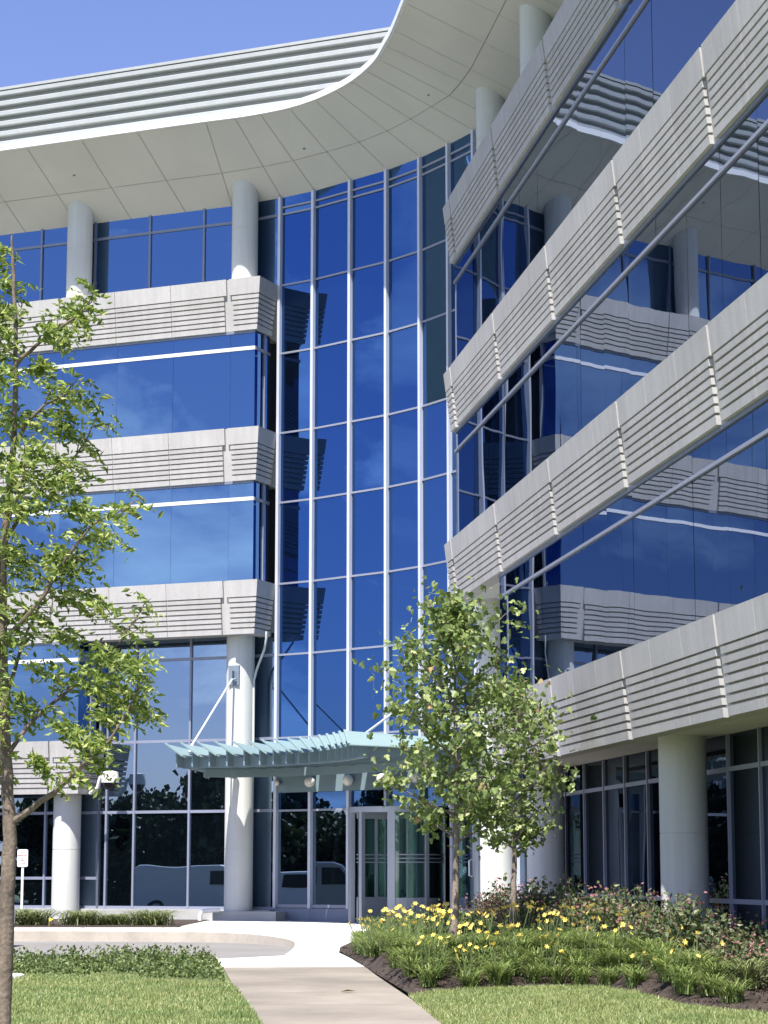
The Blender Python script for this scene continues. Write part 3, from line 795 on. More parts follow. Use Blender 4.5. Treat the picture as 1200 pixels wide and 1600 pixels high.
# lawns and planting beds
lawnL = [(-20, 33.45), (-5.6, 33.85), (-3.85, 34.2), (-2.57, 34.55)] + [(-2.31, 32.6)] + [(x - .01, y) for x, y in walk[1:7]] + [(.1, 2), (-20, 2)]
sheet('lawn', lawnL, zg, M['soil'], .008)
bed_front = [(-.72, 36.4), (-.50, 34.9), (-.08, 30.8), (.31, 27.3), (.62, 27.6), (1.3, 28.3), (2.0, 28.7), (2.7, 28.5), (3.1, 27.4), (3.45, 25.6), (4.2, 24.2), (5.4, 23.0)]
lawnR = [(.61, 23.36), (.305, 26.9)] + bed_front[3:] + [(14, 16), (14, 2), (2.0, 2), (2.0, 10), (1.5, 15), (1.1, 18.5)]
sheet('lawn', lawnR, zg, M['soil'], .008)
bed = [(-.72, 36.5), (-.72, 38.0), (-.55, 39.6), (-.2, 41.0), (.55, 42.2), (1.3, 43.4), (2.9, 44.4)] + [(PR(s, -RECR).x, PR(s, -RECR).y) for s in (1.3, 8, 16, 24)] + [(9, 20), (5.4, 23.0)] + bed_front[::-1][1:-1]
sheet('planting_bed', bed, zbed, M['mulch'], 0, grid=.4)
sheet('planting_bed', [(-20, 45.62), (-4.15, 45.62), (-4.0, 52.6), (-7.6, 54.2), (-20, 59.5)], zg, M['mulch'], .006)
sheet('parking_lot', [(-31, 60), (-29, 20), (-60, 2), (-75, 40), (-70, 62)], lambda y: -.65, M['asphalt'])

# ------------------------------------------------------------------ vegetation
def leaves(centres, size, droop=.5, drift=(0, 0, 0), aspect=.55, lo=.7, hi=1.3):
    """rhombic leaves, one island each, at the given centres (n x 3); returns an MB"""
    n = len(centres)
    d = rng.normal(size=(n, 3)); d[:, 2] -= droop; d += np.array(drift)
    d /= np.linalg.norm(d, axis=1)[:, None]
    u = rng.normal(size=(n, 3)); u -= (u * d).sum(1)[:, None] * d; u /= np.linalg.norm(u, axis=1)[:, None]
    nn = np.cross(d, u)
    L = size * rng.uniform(lo, hi, n)[:, None]
    c = np.asarray(centres)
    p0 = c - d * L * .5; p2 = c + d * L * .5
    p1 = c + u * L * aspect * .5 - d * L * .08 + nn * L * .10; p3 = c - u * L * aspect * .5 - d * L * .08 + nn * L * .10
    v = np.stack([p0, p1, p2, p3], 1).reshape(-1, 3)
    m = MB(); m.v = v.tolist(); m.f = [(4 * i, 4 * i + 1, 4 * i + 2, 4 * i + 3) for i in range(n)]; m.mi = [0] * n
    return m

def lobed_leaves(centres, size, droop=.7, lo=.55, hi=1.4):
    """maple-like leaves with five points, folded a little along the midrib"""
    n = len(centres)
    d = rng.normal(size=(n, 3)); d[:, 2] -= droop; d /= np.linalg.norm(d, axis=1)[:, None]
    u = rng.normal(size=(n, 3)); u[:, 2] *= .6; u -= (u * d).sum(1)[:, None] * d; u /= np.linalg.norm(u, axis=1)[:, None]
    nn = np.cross(d, u); L = size * rng.uniform(lo, hi, n)[:, None]; c = np.asarray(centres)
    half = [(.30, -.42), (.52, -.02), (.24, .06), (.30, .34)]
    shape = [(0, -.38)] + half + [(0, .62)] + [(-x, y) for x, y in half[::-1]]
    v = np.stack([c + (u * x + d * y + nn * (abs(x) * .28)) * L for x, y in shape], 1).reshape(-1, 3)
    k = len(shape); m = MB(); m.v = v.tolist()
    m.f = []
    for i in range(n):
        b = k * i; m.f += [tuple(b + j for j in range(0, 6)), tuple(b + j for j in (5, 6, 7, 8, 9, 0))]
    m.mi = [0] * len(m.f)
    return m

def wiggle(pts, n=4, amp=.02):
    out = []
    P = [Vector(p) for p in pts]
    for i in range(len(P) - 1):
        p0, p1, p2, p3 = P[max(i - 1, 0)], P[i], P[i + 1], P[min(i + 2, len(P) - 1)]
        for k in range(n):
            t = k / n
            q = .5 * ((2 * p1) + (p2 - p0) * t + (2 * p0 - 5 * p1 + 4 * p2 - p3) * t * t + (3 * p1 - p0 - 3 * p2 + p3) * t ** 3)
            out.append(q + Vector((random.uniform(-amp, amp), random.uniform(-amp, amp), 0)) * (1 if i + k else 0))
    out.append(P[-1]); return out
def taper(n, r0, r1, e=1.): return [r0 + (r1 - r0) * (i / (n - 1)) ** e for i in range(n)]

# wind-blown young tree in the left foreground
LT = (-3.05, 18.0, -.56)
t = empty('young_tree', 'wind-blown feathery young tree with light green leaves in the left foreground', 'tree', LT)
tr = MB()
tp = wiggle([(.0, 0, -.3), (.05, 0, .26), (.07, 0, 1.44), (.07, 0, 2.0), (.02, .03, 2.55), (-.02, 0, 3.48), (-.04, .02, 4.26), (.02, 0, 5.05), (.02, 0, 5.81), (-.02, 0, 6.51), (-.04, 0, 6.85)], 4, .008)
tr.tube(tp, taper(len(tp), .085, .008, .75), 12)
limbs = [
 [(.08, 0, 2.02), (.42, -.1, 2.25), (.65, -.18, 2.45), (.9, -.2, 2.71), (1.14, -.25, 3.14)], [(.03, 0, 2.55), (.28, .15, 2.91), (.73, .35, 3.32), (1.01, .4, 3.71)],
 [(-.02, 0, 3.48), (.26, -.15, 3.74), (.51, -.25, 4.1), (.71, -.3, 4.37), (.92, -.3, 4.45)], [(-.04, 0, 4.26), (.18, .15, 4.68), (.49, .3, 5.05), (.64, .35, 5.35)],
 [(.02, 0, 5.75), (.2, -.1, 5.89), (.52, -.2, 6.1), (.66, -.2, 6.23)], [(.02, 0, 5.05), (.22, -.15, 5.32), (.53, -.25, 5.48)],
 [(.05, 0, 2.3), (-.4, .1, 2.8), (-.8, .2, 3.5)], [(0, 0, 3.1), (-.35, -.2, 3.7), (-.7, -.3, 4.5)], [(0, 0, 4.1), (-.3, .2, 4.7), (-.5, .2, 5.3)], [(0, 0, 3.0), (.1, .5, 3.6), (.3, .8, 4.3)], [(0, 0, 3.6), (.05, -.5, 4.2), (.25, -.8, 4.7)]]
twigs = []
for l in limbs:
    w = wiggle(l, 4, .012); tr.tube(w, taper(len(w), .032 if l[0][2] < 2.4 else .022, .005, .8), 8)
    for q in w[4:]:
        for _ in range(1):
            e = q + Vector((random.uniform(.0, .25), random.uniform(-.18, .18), random.uniform(-.05, .2)))
            tr.tube([q, q.lerp(e, .5) + Vector((0, 0, .03)), e], [.006, .005, .003], 5); twigs.append(e)
tr.build('trunk', M['bark'], t, smooth=True)
clm = [(-.03, 6.76, .7), (.02, 6.46, .9), (-.06, 6.29, .7), (.04, 5.97, .8), (.59, 6.19, .9), (.48, 5.97, .8), (.34, 5.81, .6), (.05, 5.64, 1), (.53, 5.29, 1), (.61, 5.51, 1), (.25, 5.27, 1), (.07, 4.95, 1.1), (.59, 4.9, 1), (.41, 5.05, 1), (.8, 4.34, 1.1), (.71, 4.13, 1), (.29, 4.52, 1.1), (.09, 4.26, 1), (.49, 4.68, 1), (.1, 3.84, 1.2), (.67, 3.84, .8), (.9, 3.76, .8), (.57, 3.53, 1), (.31, 3.69, 1), (.11, 3.48, 1), (.12, 3.12, 1), (.45, 3.22, .9), (.73, 3.22, 1), (.99, 3.32, 1.1), (1.19, 3.27, 1), (1.07, 3.01, 1.1), (.89, 2.86, 1.1), (1.2, 2.96, 1), (.82, 2.66, .8), (.64, 2.78, .8), (.94, 3.17, 1), (.28, 2.96, .7), (.05, 2.81, 1), (.56, 4.16, .9), (.25, 4.1, 1), (-.05, 5.38, 1), (.03, 4.58, 1), (.28, 4.84, .9), (.71, 4.52, .8), (.49, 2.5, .5), (.03, 2.55, .8)]
cen = []
def spray(c, w, count, length=.30):
    """a drooping feathery spray blown to the right"""
    for _ in range(count):
        o = Vector(c) + Vector((random.gauss(0, .06), random.gauss(0, .09), random.gauss(0, .055))) * w
        d = Vector((random.uniform(.5, 1), random.uniform(-.5, .5), random.uniform(-.35, .35))).normalized()
        ln = length * random.uniform(.5, 1.1) * w
        for k in range(9):
            f = k / 8
            q = o + d * (ln * f) + Vector((0, 0, -.10 * f * f))
            cen.append((q.x, q.y + random.gauss(0, .012), q.z + random.gauss(0, .012)))
for x, z, w in clm:
    spray((x - .20, random.uniform(-.28, .28), z), w, 15)
for x, z in [(-.35, 5.4), (-.5, 5.0), (-.3, 4.6), (-.6, 4.5), (-.7, 4.1), (-.35, 3.9), (-.8, 3.6), (-.5, 3.3), (-.7, 3.0), (-.3, 3.0), (-.45, 2.7), (-.2, 4.2), (-.25, 5.9), (-.2, 6.2)]:
    spray((x, random.uniform(-.4, .4), z), 1.0, 20)
for q in twigs: spray((q.x - .15, q.y, q.z), .8, 3)
leaves(np.array(cen), .074, .15, (.9, 0, -.1), .42, .55, 1.4).build('crown', M['leaf_locust'], t, recalc=False)

# two staked-looking young maples in the bed
def maple(name, label, loc, h, clear, width_at, nleaf, size, seed, lean=0):
    random.seed(seed)
    t = empty(name, label, 'tree', loc)
    tr = MB()
    tp = wiggle([(0, 0, -.25), (.0, 0, .5), (.03, 0, h * .3), (lean * .5, .02, h * .6), (lean, 0, h * .97)], 5, .012)
    tr.tube(tp, taper(len(tp), .078, .008, .8), 10)
    cs = []
    nl = 34
    for i in range(nl):
        z0 = clear + (h - clear) * (i / nl) * .93
        f = z0 / h
        base = Vector((lean * max(0, f - .3) * 1.3, 0, z0))
        a = i * 2.399 + random.uniform(-.4, .4)
        wid = width_at(f)
        ln = wid * random.uniform(.65, 1.08)
        up = random.uniform(.35, .8) * ln
        e = base + Vector((math.cos(a) * ln, math.sin(a) * ln, up))
        m_ = base.lerp(e, .5) + Vector((0, 0, -.05 * ln))
        w = wiggle([base, m_, e], 3, .015)
        tr.tube(w, taper(len(w), .020 * (1.15 - f) + .006, .004), 6)
        for q in w[2:]:
            k = int(nleaf / nl / (len(w) - 2) * random.uniform(.6, 1.4))
            s = .09 + .12 * random.random()
            for _ in range(k):
                v = Vector((random.gauss(0, 1), random.gauss(0, 1), random.gauss(0, .8))) * s
                cs.append((q.x + v.x, q.y + v.y, q.z + v.z))
    tr.build('trunk', M['bark2'], t, smooth=True)
    lobed_leaves(np.array(cs), size).build('crown', M['leaf_maple'], t, recalc=False)
    return t
maple('maple_tree', 'taller slim maple tree standing before the revolving door in the mulch bed', (.96, 31, zbed(.96, 31)), 5.05, 1.45, lambda f: (.34 + .86 * max(0, 1 - abs(f - .50) / .5) ** .7) * (.95 if f < .84 else .26), 4300, .084, 3, .04)
maple('maple_tree', 'shorter maple tree beside the concrete columns, its crown against the lowest concrete band', (1.92, 33.9, zbed(1.92, 33.9)), 3.85, 1.3, lambda f: (.22 + .60 * max(0, 1 - abs(f - .62) / .55) ** .8), 2250, .084, 9, .10)
random.seed(21)

# distant trees beyond the parking lot (seen in the glass)
def far_tree(h, w, seed):
    random.seed(seed)
    t = empty('shade_tree', 'dark shade tree beyond the parking lot, mirrored in the ground floor glass', 'tree', (0, 0, 0), 'dark trees beyond the parking lot')
    tr = MB(); tr.tube([(0, 0, -.2), (.05, 0, h * .5), (0, .1, h * .85)], [.16, .11, .04], 8)
    cs = []
    for i in range(44):
        a = random.uniform(0, 6.28); zz = random.uniform(.08, .97); rr = w * math.sin(min(1, (zz + .1)) * math.pi * .86) * random.uniform(.35, 1)
        c = Vector((math.cos(a) * rr, math.sin(a) * rr, zz * h))
        tr.tube([(0, 0, zz * h * .6), c], [.05, .01], 5)
        for _ in range(95):
            v = Vector((random.gauss(0, 1), random.gauss(0, 1), random.gauss(0, .8))) * (.42)
            cs.append(tuple(c + v))
    tr.build('trunk', M['bark'], t); leaves(np.array(cs), .42, .4, (0, 0, 0), .8).build('crown', M['leaf_dark'], t, recalc=False)
    return t
ft = [far_tree(6.2, 2.6, 5), far_tree(5.2, 2.4, 6)]
row = [(-46, 6), (-48.5, 9.5), (-50, 13.5), (-52.5, 17), (-54, 21), (-56.5, 25.5), (-58.5, 30.5), (-60, 35.5), (-61, 41), (-62, 46), (-62.5, 51), (-62, 56),
       (-51, 8), (-52.5, 11.5), (-54, 15), (-56, 19), (-58, 23), (-60, 28), (-62, 33), (-63.5, 38.5), (-64.5, 43.5), (-65, 48.5), (-65, 53.5)]
for i, (x, y) in enumerate(row):
    if i < 2: o = ft[i]; o.location = (x, y, -.66)
    else: o = dup(ft[i % 2], (x, y, -.66), i * 1.3, [1, .92, 1.12, 1.0, .88][i % 5])
random.seed(33)

# ---- bed plants
def strap_clump(n, ln, wid, spread, droop=.6, seed=0, foot=.05):
    """arching strap leaves from one crown"""
    r = random.Random(seed); m = MB()
    for _ in range(n):
        a = r.uniform(0, 6.283); L_ = ln * r.uniform(.6, 1.1); sp = spread * r.uniform(.3, 1.1); w = wid * r.uniform(.7, 1.2)
        u = Vector((math.cos(a), math.sin(a), 0)); s = Vector((-u.y, u.x, 0)); o = Vector((r.gauss(0, foot), r.gauss(0, foot), 0))
        P = []
        for k in range(5):
            t = k / 4
            c = o + u * (sp * L_ * t ** 1.4) + Vector((0, 0, L_ * (t - droop * t ** 2.4)))
            ww = w * (1 - t ** 2) * .5 + .001
            P += [c - s * ww, c + s * ww]
        m.add(P, [(2 * k, 2 * k + 1, 2 * k + 3, 2 * k + 2) for k in range(4)])
    return m
def flower(m, c, r_, rnd, n=6):
    c = Vector(c); ax = Vector((rnd.gauss(-.25, .4), rnd.gauss(-.6, .4), .6)).normalized()
    x = ax.cross(Vector((0, 0, 1)));  x = x.normalized() if x.length > .01 else Vector((1, 0, 0)); y = ax.cross(x)
    for k in range(n):
        a = 6.283 * k / n; d = x * math.cos(a) + y * math.sin(a); s = ax.cross(d)
        m.add([c, c + (d * .55 + s * .28 + ax * .35) * r_, c + (d + ax * .35) * r_, c + (d * .55 - s * .28 + ax * .35) * r_], [(0, 1, 2, 3)])
def daylily(seed, nfl):
    r = random.Random(seed)
    t = empty('daylily', 'clump of yellow flowering daylilies in the mulch bed edge', 'flower', (0, 0, 0), 'daylilies along the front of the bed')
    strap_clump(110, .54, .018, .78, .55, seed).build('foliage', M['leaf_lily'], t, recalc=False)
    st = MB(); fl = MB()
    for i in range(nfl):
        a = r.uniform(0, 6.28); b = Vector((math.cos(a), math.sin(a), 0)) * r.uniform(.05, .28); h = r.uniform(.36, .58)
        st.tube([(b.x * .2, b.y * .2, 0), (b.x * .7, b.y * .7, h * .6), (b.x, b.y, h)], .006, 5)
        flower(fl, (b.x, b.y, h), .042, r)
    if nfl:
        st.build('stems', M['stem'], t); fl.build('blossoms', M['petal_yellow'], t, recalc=False)
    return t
lil = [daylily(1, 4), daylily(2, 2), daylily(3, 6), daylily(4, 0), daylily(5, 3)]
plain = 'leafy green daylily clump without blossoms in the mulch bed'
lil[3]['label'] = plain
spots = []
r = random.Random(4)
def inside(x, y):
    # between the front edge of the bed and the shrubs
    lo_ = np.interp(x, [-.4, .05, .35, .7, 1.4, 2.0, 2.7, 3.1, 3.5, 4.3], [35.0, 31.0, 27.75, 27.7, 28.45, 28.85, 28.65, 27.6, 25.9, 24.5])
    hi_ = np.interp(x, [-.4, .3, 1.0, 2.0, 3.0, 4.0], [37.5, 36.0, 35.2, 33.6, 31.6, 29.0])
    return lo_ < y < hi_
tries = 0
while len(spots) < 150 and tries < 20000:
    tries += 1
    x, y = r.uniform(-.4, 3.9), r.uniform(25, 37.4)
    if inside(x, y) and all((x - a) ** 2 + (y - b) ** 2 > .29 ** 2 for a, b in spots) and (x - .96) ** 2 + (y - 31) ** 2 > .16 and (x - .72) ** 2 + (y - 34.2) ** 2 > .9: spots.append((x, y))
for i, (x, y) in enumerate(spots):
    kind_ = [0, 3, 1, 4, 3, 2, 1, 3, 0, 3][i % 10]
    if y > 34.2 or x > 3.3: kind_ = 3 if i % 3 else 1
    if i < 5: o = lil[i]; o.location = (x, y, zbed(x, y))
    else: dup(lil[kind_], (x, y, zbed(x, y)), r.uniform(0, 6.28), r.uniform(.8, 1.12))

def bush(name, label, group, w, h, n, size, lm, seed, flowers=0, flat=.9, stems=12, drift=0):
    r = random.Random(seed)
    t = empty(name, label, 'shrub', (0, 0, 0), group)
    st = MB(); cs = []; fl = MB()
    for i in range(stems):
        a = r.uniform(0, 6.28); d = r.uniform(.15, 1) * w; hh = h * r.uniform(.55, 1.05) * (1 - .35 * (d / w) ** 2)
        e = Vector((math.cos(a) * d, math.sin(a) * d, hh))
        st.tube([(0, 0, -.03), (e.x * .45, e.y * .45, hh * .6), e], [.012, .008, .003], 5)
        for k in range(n // stems):
            f = r.random() ** .6
            q = Vector((e.x * f ** .8, e.y * f ** .8, hh * f)) + Vector((r.gauss(0, .09), r.gauss(0, .09), r.gauss(0, .07)))
            cs.append((q.x, q.y, max(.02, q.z)))
        for _ in range(flowers):
            q = e + Vector((r.gauss(0, .09), r.gauss(0, .09), r.gauss(.03, .05)))
            flower(fl, q, .026, r, 5)
    st.build('stems', M['bark'], t); leaves(np.array(cs), size, -.2, (0, 0, 0), .65).build('foliage', lm, t, recalc=False)
    if flowers: fl.build('blossoms', M['petal_pink'], t, recalc=False)
    return t
rose = [bush('rose_shrub', 'pink flowering shrub in the row along the ground floor windows', 'pink shrubs below the ground floor windows', .50, .82, 620, .078, M['leaf_shrub'], 41 + i, f) for i, f in enumerate((3, 2, 5))]
rs = [(1.95, 37.6), (2.35, 36.9), (2.1, 35.9), (2.55, 35.6), (2.3, 34.6), (2.9, 34.4), (2.7, 33.4), (3.3, 33.5), (3.1, 32.4), (3.75, 32.6), (3.35, 31.5), (3.0, 31.2), (3.75, 30.8), (4.1, 31.2), (3.5, 30.2), (4.05, 29.9), (4.5, 30.2), (3.9, 29.1), (4.4, 28.8), (4.9, 29.2), (4.2, 28.0), (4.75, 27.8), (4.4, 26.9), (5.1, 27.0), (4.9, 26.2)]
for i, (x, y) in enumerate(rs):
    if i < 3: rose[i].location = (x, y, zbed(x, y))
    else: dup(rose[[0, 1, 2, 1][i % 4]], (x, y, zbed(x, y)), i * 1.7, [.95, 1.1, .85, 1.0][i % 4] * (.92 if y < 29 else 1))
bb = bush('barberry_shrub', 'dark red-brown barberry shrub at the foot of the shorter maple', None, .62, .75, 1500, .045, M['leaf_red'], 61, 0, stems=26); bb.location = (2.05, 35.2, zbed(2.05, 35.2))
dup(bb, (1.7, 36.4, zbed(1.7, 36.4)), 1.2, .9, 'smaller red-brown barberry shrub behind the dark one, nearer the doors')
jn = bush('juniper_shrub', 'low spreading bright green juniper behind the taller maple trunk', None, .95, .42, 3000, .05, M['leaf_juniper'], 71, 0, stems=40); jn.location = (.72, 34.2, zbed(.72, 34.2))
dup(jn, (.25, 35.8, zbed(.25, 35.8)), 2.1, .72, 'small green juniper at the far left end of the bed beside the plaza')
dup(jn, (1.4, 35.6, zbed(1.4, 35.6)), 4.0, .8, 'green juniper nearest the white column, right of the doors')
gt = empty('ornamental_grass', 'tall arching grass clump at the right end of the bed by the lawn', 'plant', (4.15, 26.2, zbed(4.15, 26.2)))
strap_clump(130, .72, .018, .6, .6, 88).build('foliage', M['leaf_tuft'], gt, recalc=False)
# tufts in the bed under the left wing
for i, (x, y, s, lab) in enumerate([(-7.35, 47.2, 1.05, 'spreading grass tuft beside the parking sign post'), (-6.25, 47.3, .95, 'grass tuft in the mulch right of the sign, before the round column'), (-5.6, 47.6, .7, 'smallest grass tuft between two larger ones under the windows'), (-4.85, 47.2, 1.0, 'grass tuft nearest the plaza, at the end of the window bed'), (-8.3, 47.0, 1.1, 'grass tuft at the left end of the window bed')]):
    g = empty('grass_tuft', lab, 'plant', (x, y, zg(y)), 'grass tufts in the window bed')
    strap_clump(320, .72 * s, .022, 1.2, .66, 90 + i, .17).build('foliage', M['leaf_tuft'], g, recalc=False)

# ground cover by the path (left) and lawn blades
def scatter(poly, n, seed):
    r = np.random.default_rng(seed); P = np.array(poly); out = []
    lo_, hi_ = P.min(0), P.max(0)
    while len(out) < n:
        q = r.uniform(lo_, hi_, (n * 2, 2))
        ins = np.zeros(len(q), bool); j = len(P) - 1
        for i in range(len(P)):
            c = ((P[i, 1] > q[:, 1]) != (P[j, 1] > q[:, 1])) & (q[:, 0] < (P[j, 0] - P[i, 0]) * (q[:, 1] - P[i, 1]) / (P[j, 1] - P[i, 1] + 1e-12) + P[i, 0])
            ins ^= c; j = i
        out += q[ins].tolist()
    return np.array(out[:n])
zgv = np.vectorize(zg)
def blades(name, poly, n, h, w, material, seed, dens_noise=True, kind='stuff'):
    r = np.random.default_rng(seed); q = scatter(poly, n, seed)
    z = zgv(q[:, 1]) + .006
    a = r.uniform(0, 6.283, n); hh = h * r.uniform(.5, 1.25, n) * (1 + .35 * np.sin(q[:, 0] * 2.3 + np.sin(q[:, 1] * 1.7) * 2) * np.sin(q[:, 1] * 1.9))
    ww = w * r.uniform(.6, 1.3, n)
    ln = r.normal(0, .45, (n, 2)) * hh[:, None]
    b0 = np.c_[q[:, 0] - np.cos(a) * ww / 2, q[:, 1] - np.sin(a) * ww / 2, z]; b1 = np.c_[q[:, 0] + np.cos(a) * ww / 2, q[:, 1] + np.sin(a) * ww / 2, z]
    t = np.c_[q[:, 0] + ln[:, 0], q[:, 1] + ln[:, 1], z + hh]
    m = MB(); m.v = np.stack([b0, b1, t], 1).reshape(-1, 3).tolist(); m.f = [(3 * i, 3 * i + 1, 3 * i + 2) for i in range(n)]; m.mi = [0] * n
    return m.build(name, material, recalc=False, kind=kind)
cover_poly = [(-5.6, 33.7), (-3.85, 34.05), (-2.62, 34.4), (-2.2, 31.0), (-2.02, 29.0), (-2.5, 29.2), (-3.2, 30.2), (-4.2, 30.7), (-5.6, 30.9), (-8, 31), (-8, 33.6)]
q = scatter(cover_poly, 12000, 5); hgt = np.abs(rng.normal(0, .07, len(q))) + .02 + .05 * (np.sin(q[:, 0] * 3.1) * np.sin(q[:, 1] * 2.3) > .3)
leaves(np.c_[q, zgv(q[:, 1]) + hgt], .055, -.5, (0, 0, 0), .6).build('ground_cover', M['leaf_cover'], recalc=False, kind='stuff')
q = scatter([(-4.8, 33.6), (-2.7, 34.3), (-2.5, 33.2), (-4.8, 32.6)], 60, 8)
sp = []
for x, y in q:
    for k in range(9): sp.append((x + random.gauss(0, .03), y + random.gauss(0, .03), zg(y) + .06 + k * .025))
leaves(np.array(sp), .06, -.3, (0, 0, 0), .55).build('ground_cover', M['leaf_cover'], recalc=False, kind='stuff')
gl_poly = [(-8, 31.2), (-5.6, 31.0), (-4.2, 30.8), (-3.2, 30.3), (-2.5, 29.3), (-1.95, 29.1), (-1.70, 27.3), (-1.25, 23.4), (-1.09, 21.5), (-5.5, 21.5), (-6.5, 24)]
blades('grass', gl_poly, 95000, .045, .014, M['grass'], 15)
gr_poly = [(.58, 23.3), (.29, 26.9), (.58, 27.55), (1.3, 28.2), (2.0, 28.6), (2.7, 28.4), (3.05, 27.3), (3.4, 25.5), (4.2, 24.1), (5.2, 22.6), (4.6, 21.5), (.85, 21.5)]
blades('grass', gr_poly, 70000, .045, .014, M['grass'], 16)
# mulch chips
q = scatter([(x, y) for x, y in bed], 9000, 23); q = q[(q[:, 1] < 37.5)]
leaves(np.c_[q, [zbed(x, y) + .012 for x, y in q]], .05, 0, (0, 0, 0), .4).build('mulch_chips', M['mulch'], recalc=False, kind='stuff')

# ------------------------------------------------------------------ small things
sg = empty('parking_sign', 'small white parking sign with red lettering on a white post', 'sign', (-7.58, 47.6, 0))
m = MB(); m.box((0, 0, .6), (.045, .04, 1.25)); m.build('post', M['white'], sg)
m = MB(); w_, h_, rr = .225, .36, .03
pts = []
for cx, cz, a0 in ((w_ / 2 - rr, h_ / 2 - rr, 0), (-w_ / 2 + rr, h_ / 2 - rr, 90), (-w_ / 2 + rr, -h_ / 2 + rr, 180), (w_ / 2 - rr, -h_ / 2 + rr, 270)):
    for k in range(4): a = R(a0 + 30 * k); pts.append((cx + rr * math.cos(a), cz + rr * math.sin(a)))
n = len(pts)
m.add([(x, -.035, z + 1.38) for x, z in pts] + [(x, -.023, z + 1.38) for x, z in pts], [tuple(range(n)), tuple(range(2 * n - 1, n - 1, -1))] + [(i, n + i, n + (i + 1) % n, (i + 1) % n) for i in range(n)])
face = m.build('sign_panel', M['signface'], sg)
def lettering(txt, size, loc, parent, material, name='lettering', bold=.0):
    cu = bpy.data.curves.new(name, 'FONT'); cu.body = txt; cu.size = size; cu.align_x = 'CENTER'; cu.align_y = 'CENTER'; cu.extrude = .001; cu.offset = bold
    o = bpy.data.objects.new(name, cu); COL.objects.link(o)
    dg = bpy.context.evaluated_depsgraph_get(); me = bpy.data.meshes.new_from_object(o.evaluated_get(dg)); bpy.data.objects.remove(o)
    me.materials.clear(); me.materials.append(material)
    b = bpy.data.objects.new(name, me); COL.objects.link(b); b.location = loc; b.rotation_euler = (R(90), 0, 0); b.parent = parent
    return b
for txt, z, s in (('NO', 1.50, .06), ('PARKING', 1.432, .05), ('IN', 1.372, .04), ('FIRE', 1.325, .042), ('LANE', 1.262, .045)):
    lettering(txt, s, (0, -.0375, z), face, M['signtext'], bold=.001)
sg.rotation_euler = (0, 0, R(-6))

m = MB(); m.lathe((0, 0, 0), [(.20, -.02), (.20, .03), (.17, .045), (.02, .05)], 24)
m.build('utility_cover', M['white'], smooth=True, label='round white utility cover lying in the grass beside the tree', cat='cover').location = (-4.95, 30.2, zg(30.2) + .02)
m = MB(); m.add([(-.10, 0, .005), (-.03, .04, .03), (.10, .01, .012), (-.01, -.04, .035), (0, 0, .012)], [(0, 3, 4), (3, 2, 4), (2, 1, 4), (1, 0, 4)])
m.build('fallen_leaf', M['dryleaf'], recalc=False, label='single curled dead leaf lying on the concrete footpath', cat='leaf').location = (-.43, 27.6, zg(27.6) + .012)
m = MB(); m.tube([(0, 0, 0), (0, 0, .18)], .004, 5); m.add([(0, 0, .18), (.09, -.02, .15), (0, 0, .10)], [(0, 1, 2)])
m.build('marker_flag', M['yellow'], recalc=False, label='tiny yellow marker flag in the mulch by the kerb', cat='flag').location = (-6.75, 45.9, 0)

# vehicles in the parking lot, mirrored in the ground floor glass
def vehicle(name, label, cat, side, width, wheels, paint, glasses, loc, heading, wr=.34):
    t = empty(name, label, cat, loc, None, heading)
    m = MB(); n = len(side)
    ins = .0
    top = max(z for x, z in side)
    L_ = [(x, -width / 2 + (ins if z > top * .62 else 0), z) for x, z in side]; R_ = [(x, -y, z) for x, y, z in L_]
    m.add(L_ + R_, [tuple(range(n)), tuple(range(2 * n - 1, n - 1, -1))] + [(i, n + i, n + (i + 1) % n, (i + 1) % n) for i in range(n)])
    b = m.build('body', paint, t)
    bv = b.modifiers.new('bevel', 'BEVEL'); bv.width = .05; bv.segments = 2
    for poly in glasses:
        g = MB()
        for sgn in (-1, 1):
            yy = lambda z: sgn * (width / 2 + .014 - (ins * min(1, max(0, (z - top * .5) / (top * .2)))))
            g.add([(x, yy(z), z) for x, z in poly], [tuple(range(len(poly)))])
        g.build('window', M['black'], b, recalc=False)
    for x in wheels:
        for sgn in (-1, 1):
            w = MB(); w.tube([(x, sgn * (width / 2 - .2), wr), (x, sgn * (width / 2 + .012), wr)], wr, 20); wo = w.build('wheel', M['tyre'], t, smooth=True)
            w = MB(); w.tube([(x, sgn * (width / 2 - .1), wr), (x, sgn * (width / 2 + .02), wr)], wr * .6, 16); w.build('rim', M['silver_paint'], wo, smooth=True)
    return t
van_side = [(-2.5, .35), (-2.55, 1.0), (-2.42, 1.95), (-2.2, 2.06), (.95, 2.06), (1.25, 1.95), (1.75, 1.25), (2.35, 1.08), (2.6, .85), (2.62, .35)]
hd = math.atan2(-.71, .70)
vehicle('panel_van', 'white panel van in the parking lot, mirrored in the window left of the entrance column', 'van', van_side, 1.95, (-1.6, 1.75), M['white'], [[(.55, 1.25), (1.55, 1.25), (1.15, 1.82), (.55, 1.82)]], (-33.7, 28.3, -.645), hd)
pick = [(-2.6, .4), (-2.62, 1.0), (-.55, 1.02), (-.35, 1.72), (.8, 1.74), (1.35, 1.12), (2.4, 1.0), (2.6, .8), (2.6, .4)]
vehicle('pickup_truck', 'white pickup truck parked behind the van, mirrored low in the curved glass', 'truck', pick, 1.85, (-1.6, 1.7), M['white'], [[(-.2, 1.1), (1.15, 1.12), (.75, 1.62), (-.1, 1.62)]], (-38.6, 40.6, -.645), math.atan2(-.95, .3))
